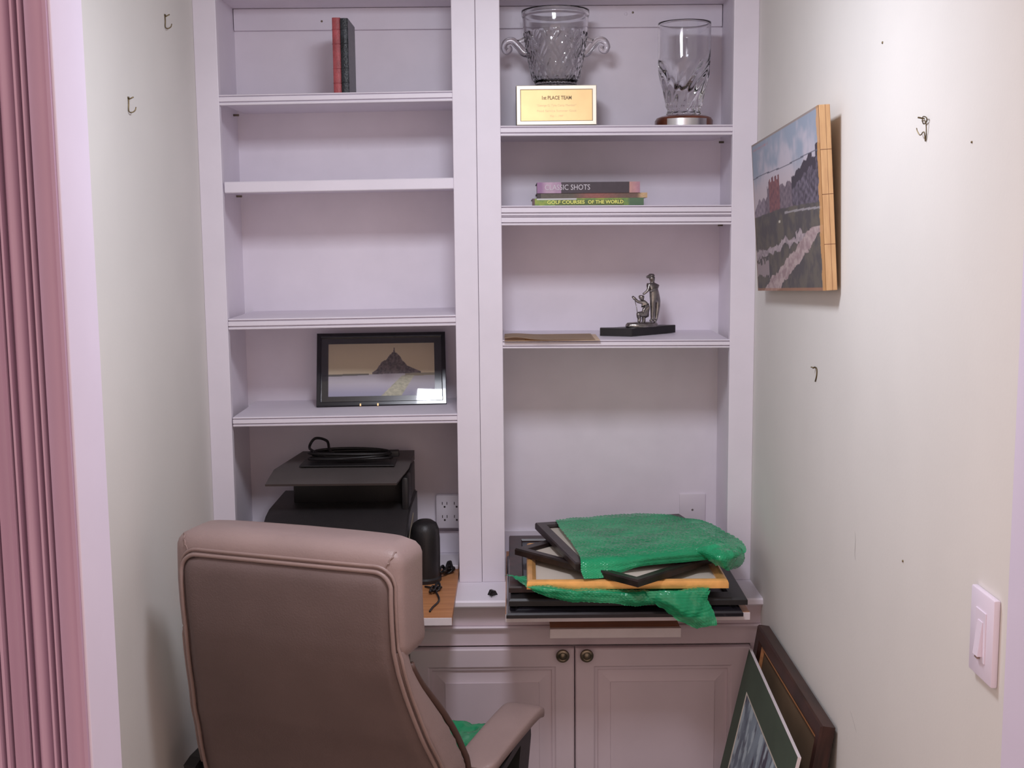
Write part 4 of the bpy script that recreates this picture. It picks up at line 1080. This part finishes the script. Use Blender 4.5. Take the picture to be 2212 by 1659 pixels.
# piping round the rear panel: two welts along the top and one down each side
def pipe_path(off, dy, zlow=0.50):
    P = []; r_ = 0.035 + off; zt_ = 1.105 + off
    zs = [zlow + (zt_ - r_ - zlow) * k / 24 for k in range(25)]
    for z in zs: yr, hw = prof_at(z); P.append((-(hw + off), yr + dy, z))
    yr, hw = prof_at(zt_); hw += off
    for k in range(1, 8): a = PI / 2 * k / 8; P.append((-(hw - r_) - r_ * math.cos(a), yr + dy, zt_ - r_ + r_ * math.sin(a)))
    for k in range(13): P.append((-(hw - r_) + 2 * (hw - r_) * k / 12, yr + dy, zt_))
    for k in range(7, 0, -1): a = PI / 2 * k / 8; P.append(((hw - r_) + r_ * math.cos(a), yr + dy, zt_ - r_ + r_ * math.sin(a)))
    for z in zs[::-1]: yr, hw2 = prof_at(z); P.append(((hw2 + off), yr + dy, z))
    return P
from mathutils.bvhtree import BVHTree
tree = BVHTree.FromPolygons([v.co.copy() for v in hc.data.vertices], [tuple(p.vertices) for p in hc.data.polygons])
bm = bmesh.new(); tube(bm, pipe_path(0.001, 0.006), 0.0045, 8); link('piping', bm, M_leather_seam, ch, smooth=True)
PP = []
for x, y, z in pipe_path(0.0115, 0.0125, 0.60):
    p = Vector((x, y, z))
    if z > 0.95:
        loc, nrm, _i, _d = tree.find_nearest(Vector((x, y - 0.01, z))); p = loc + nrm * 0.0008
    PP.append(p)
bm = bmesh.new(); tube(bm, PP, 0.0038, 8); link('piping', bm, M_leather_seam, ch, smooth=True)
# diagonal corner seams, projected onto the cushion's surface
for sd in (-1, 1):
    P = []
    for q in cat_rom([(sd * 0.222, -0.33, 1.105), (sd * 0.232, -0.33, 1.125), (sd * 0.242, -0.32, 1.150), (sd * 0.250, -0.29, 1.172)], 6):
        loc, nrm, _i, _d = tree.find_nearest(q); P.append(loc + nrm * 0.0004)
    bm = bmesh.new(); tube(bm, P, 0.0016, 6)
    link('corner_seam', bm, M_leather_seam, ch, smooth=True)
# seat
bm = bmesh.new(); rings = []
for k, (s, z) in enumerate(((0.90, 0.435), (0.97, 0.445), (1.0, 0.47), (1.0, 0.51), (0.985, 0.535), (0.93, 0.552), (0.8, 0.560), (0.4, 0.563))):
    rings.append(sring(0, 0.015, 0.262 * s, 0.215 * s, z, e=4))
loft(bm, rings); link('seat', bm, M_leather, ch, smooth=50)
# arms
for s in (-1, 1):
    P = cat_rom([(s * 0.290, -0.050, 0.610), (s * 0.300, 0.02, 0.628), (s * 0.314, 0.10, 0.648), (s * 0.325, 0.17, 0.660), (s * 0.328, 0.205, 0.652)], 6)
    bm = bmesh.new(); rings = []
    for i, p in enumerate(P):
        u = i / (len(P) - 1); q = min(1, min(u, 1 - u) / 0.10); e = 0.72 + 0.28 * math.sqrt(1 - (1 - q) ** 2)
        rings.append([(p.x + 0.046 * e * math.copysign(abs(math.cos(a)) ** 0.4, math.cos(a)), p.y, p.z + 0.015 * e * math.copysign(abs(math.sin(a)) ** 0.45, math.sin(a))) for a in [2 * PI * j / 24 for j in range(24)]])
    loft(bm, rings); ap = link('arm_pad', bm, M_leather, ch, smooth=50)
    bm = bmesh.new()
    rings = []
    outer = [(0.185, 0.646), (0.190, 0.600), (0.165, 0.52), (0.12, 0.45), (0.08, 0.425), (-0.02, 0.425), (-0.10, 0.45), (-0.16, 0.52), (-0.175, 0.585), (-0.15, 0.596)]
    inner = [(0.120, 0.640), (0.118, 0.60), (0.10, 0.54), (0.07, 0.490), (0.04, 0.470), (-0.02, 0.470), (-0.06, 0.485), (-0.105, 0.53), (-0.12, 0.575), (-0.10, 0.605)]
    for (o0, o1), (i0, i1) in zip(zip(outer, outer[1:]), zip(inner, inner[1:])):
        loft(bm, [[(s * xx, *o0), (s * xx, *o1), (s * xx, *i1), (s * xx, *i0)] for xx in (0.312, 0.342)])
    loft(bm, [[(s * xx, *q) for q in ((0.185, 0.642), (0.120, 0.634), (-0.04, 0.600), (-0.15, 0.585), (-0.15, 0.572), (-0.10, 0.578), (0.12, 0.612))] for xx in (0.308, 0.346)])
    box(bm, (min(s * 0.20, s * 0.33), -0.03, 0.405), (max(s * 0.20, s * 0.33), 0.07, 0.434))
    bmesh.ops.remove_doubles(bm, verts=bm.verts, dist=0.0004)
    bmesh.ops.recalc_face_normals(bm, faces=bm.faces[:])
    link('arm_bracket', bm, M_blackp, ch)
link('tilt_mechanism', B(((-0.10, -0.12, 0.375), (0.10, 0.12, 0.434)), bev=0.01), M_blackp, ch, smooth=30)
bm = bmesh.new(); tube(bm, cat_rom([(0, -0.09, 0.40), (0, -0.17, 0.42), (0, -0.150, 0.50), (0, -0.12, 0.56)], 6), 0.022, 10); link('back_support', bm, M_blackp, ch, smooth=True)
bm = bmesh.new(); lathe(bm, [(0, 0.09), (0.03, 0.09), (0.03, 0.22), (0.022, 0.22), (0.022, 0.38), (0, 0.38)], 24); link('gas_column', bm, M_blackp, ch, smooth=40)
for k in range(5):
    a = 2 * PI * k / 5 + 0.3; bm = bmesh.new(); dx, dy = math.cos(a), math.sin(a)
    tube(bm, [(dx * 0.02, dy * 0.02, 0.125), (dx * 0.15, dy * 0.15, 0.105), (dx * 0.27, dy * 0.27, 0.075)], [0.026, 0.021, 0.015], 10)
    lg = link('base_leg', bm, M_blackp, ch, smooth=True)
    bm = bmesh.new()
    for o_ in (-0.014, 0.014):
        tube(bm, [(dx * 0.27 - dy * (o_ - 0.008), dy * 0.27 + dx * (o_ - 0.008), 0.027), (dx * 0.27 - dy * (o_ + 0.008), dy * 0.27 + dx * (o_ + 0.008), 0.027)], 0.027, 18)
    tube(bm, [(dx * 0.27, dy * 0.27, 0.03), (dx * 0.27, dy * 0.27, 0.075)], 0.007, 8)
    link('caster', bm, M_blackp, lg, smooth=40)

# bubble wrap bundle lying on the seat
def C2W(x, y, z): return CM @ Vector((x, y, z))
ctrl = []
for j, (yy, zz_) in enumerate(((-0.03, 0.572), (-0.02, 0.582), (0.04, 0.592), (0.12, 0.600), (0.190, 0.603), (0.205, 0.590), (0.208, 0.569))):
    row = []
    for i, xx in enumerate((-0.20, -0.19, -0.05, 0.10, 0.24, 0.300, 0.305)):
        dz = 0 if 0 < i < 6 else -0.085
        zq = max(0.568, zz_ + dz + 0.007 * math.sin(xx * 17 + j)); row.append(C2W(xx, yy, zq))
    ctrl.append(row)
bubble_sheet('bubble_wrap_bundle', ctrl, 'green bubble wrapped bundle lying on the chair seat', seed=21, wrinkle=0.010, res=0.0042)
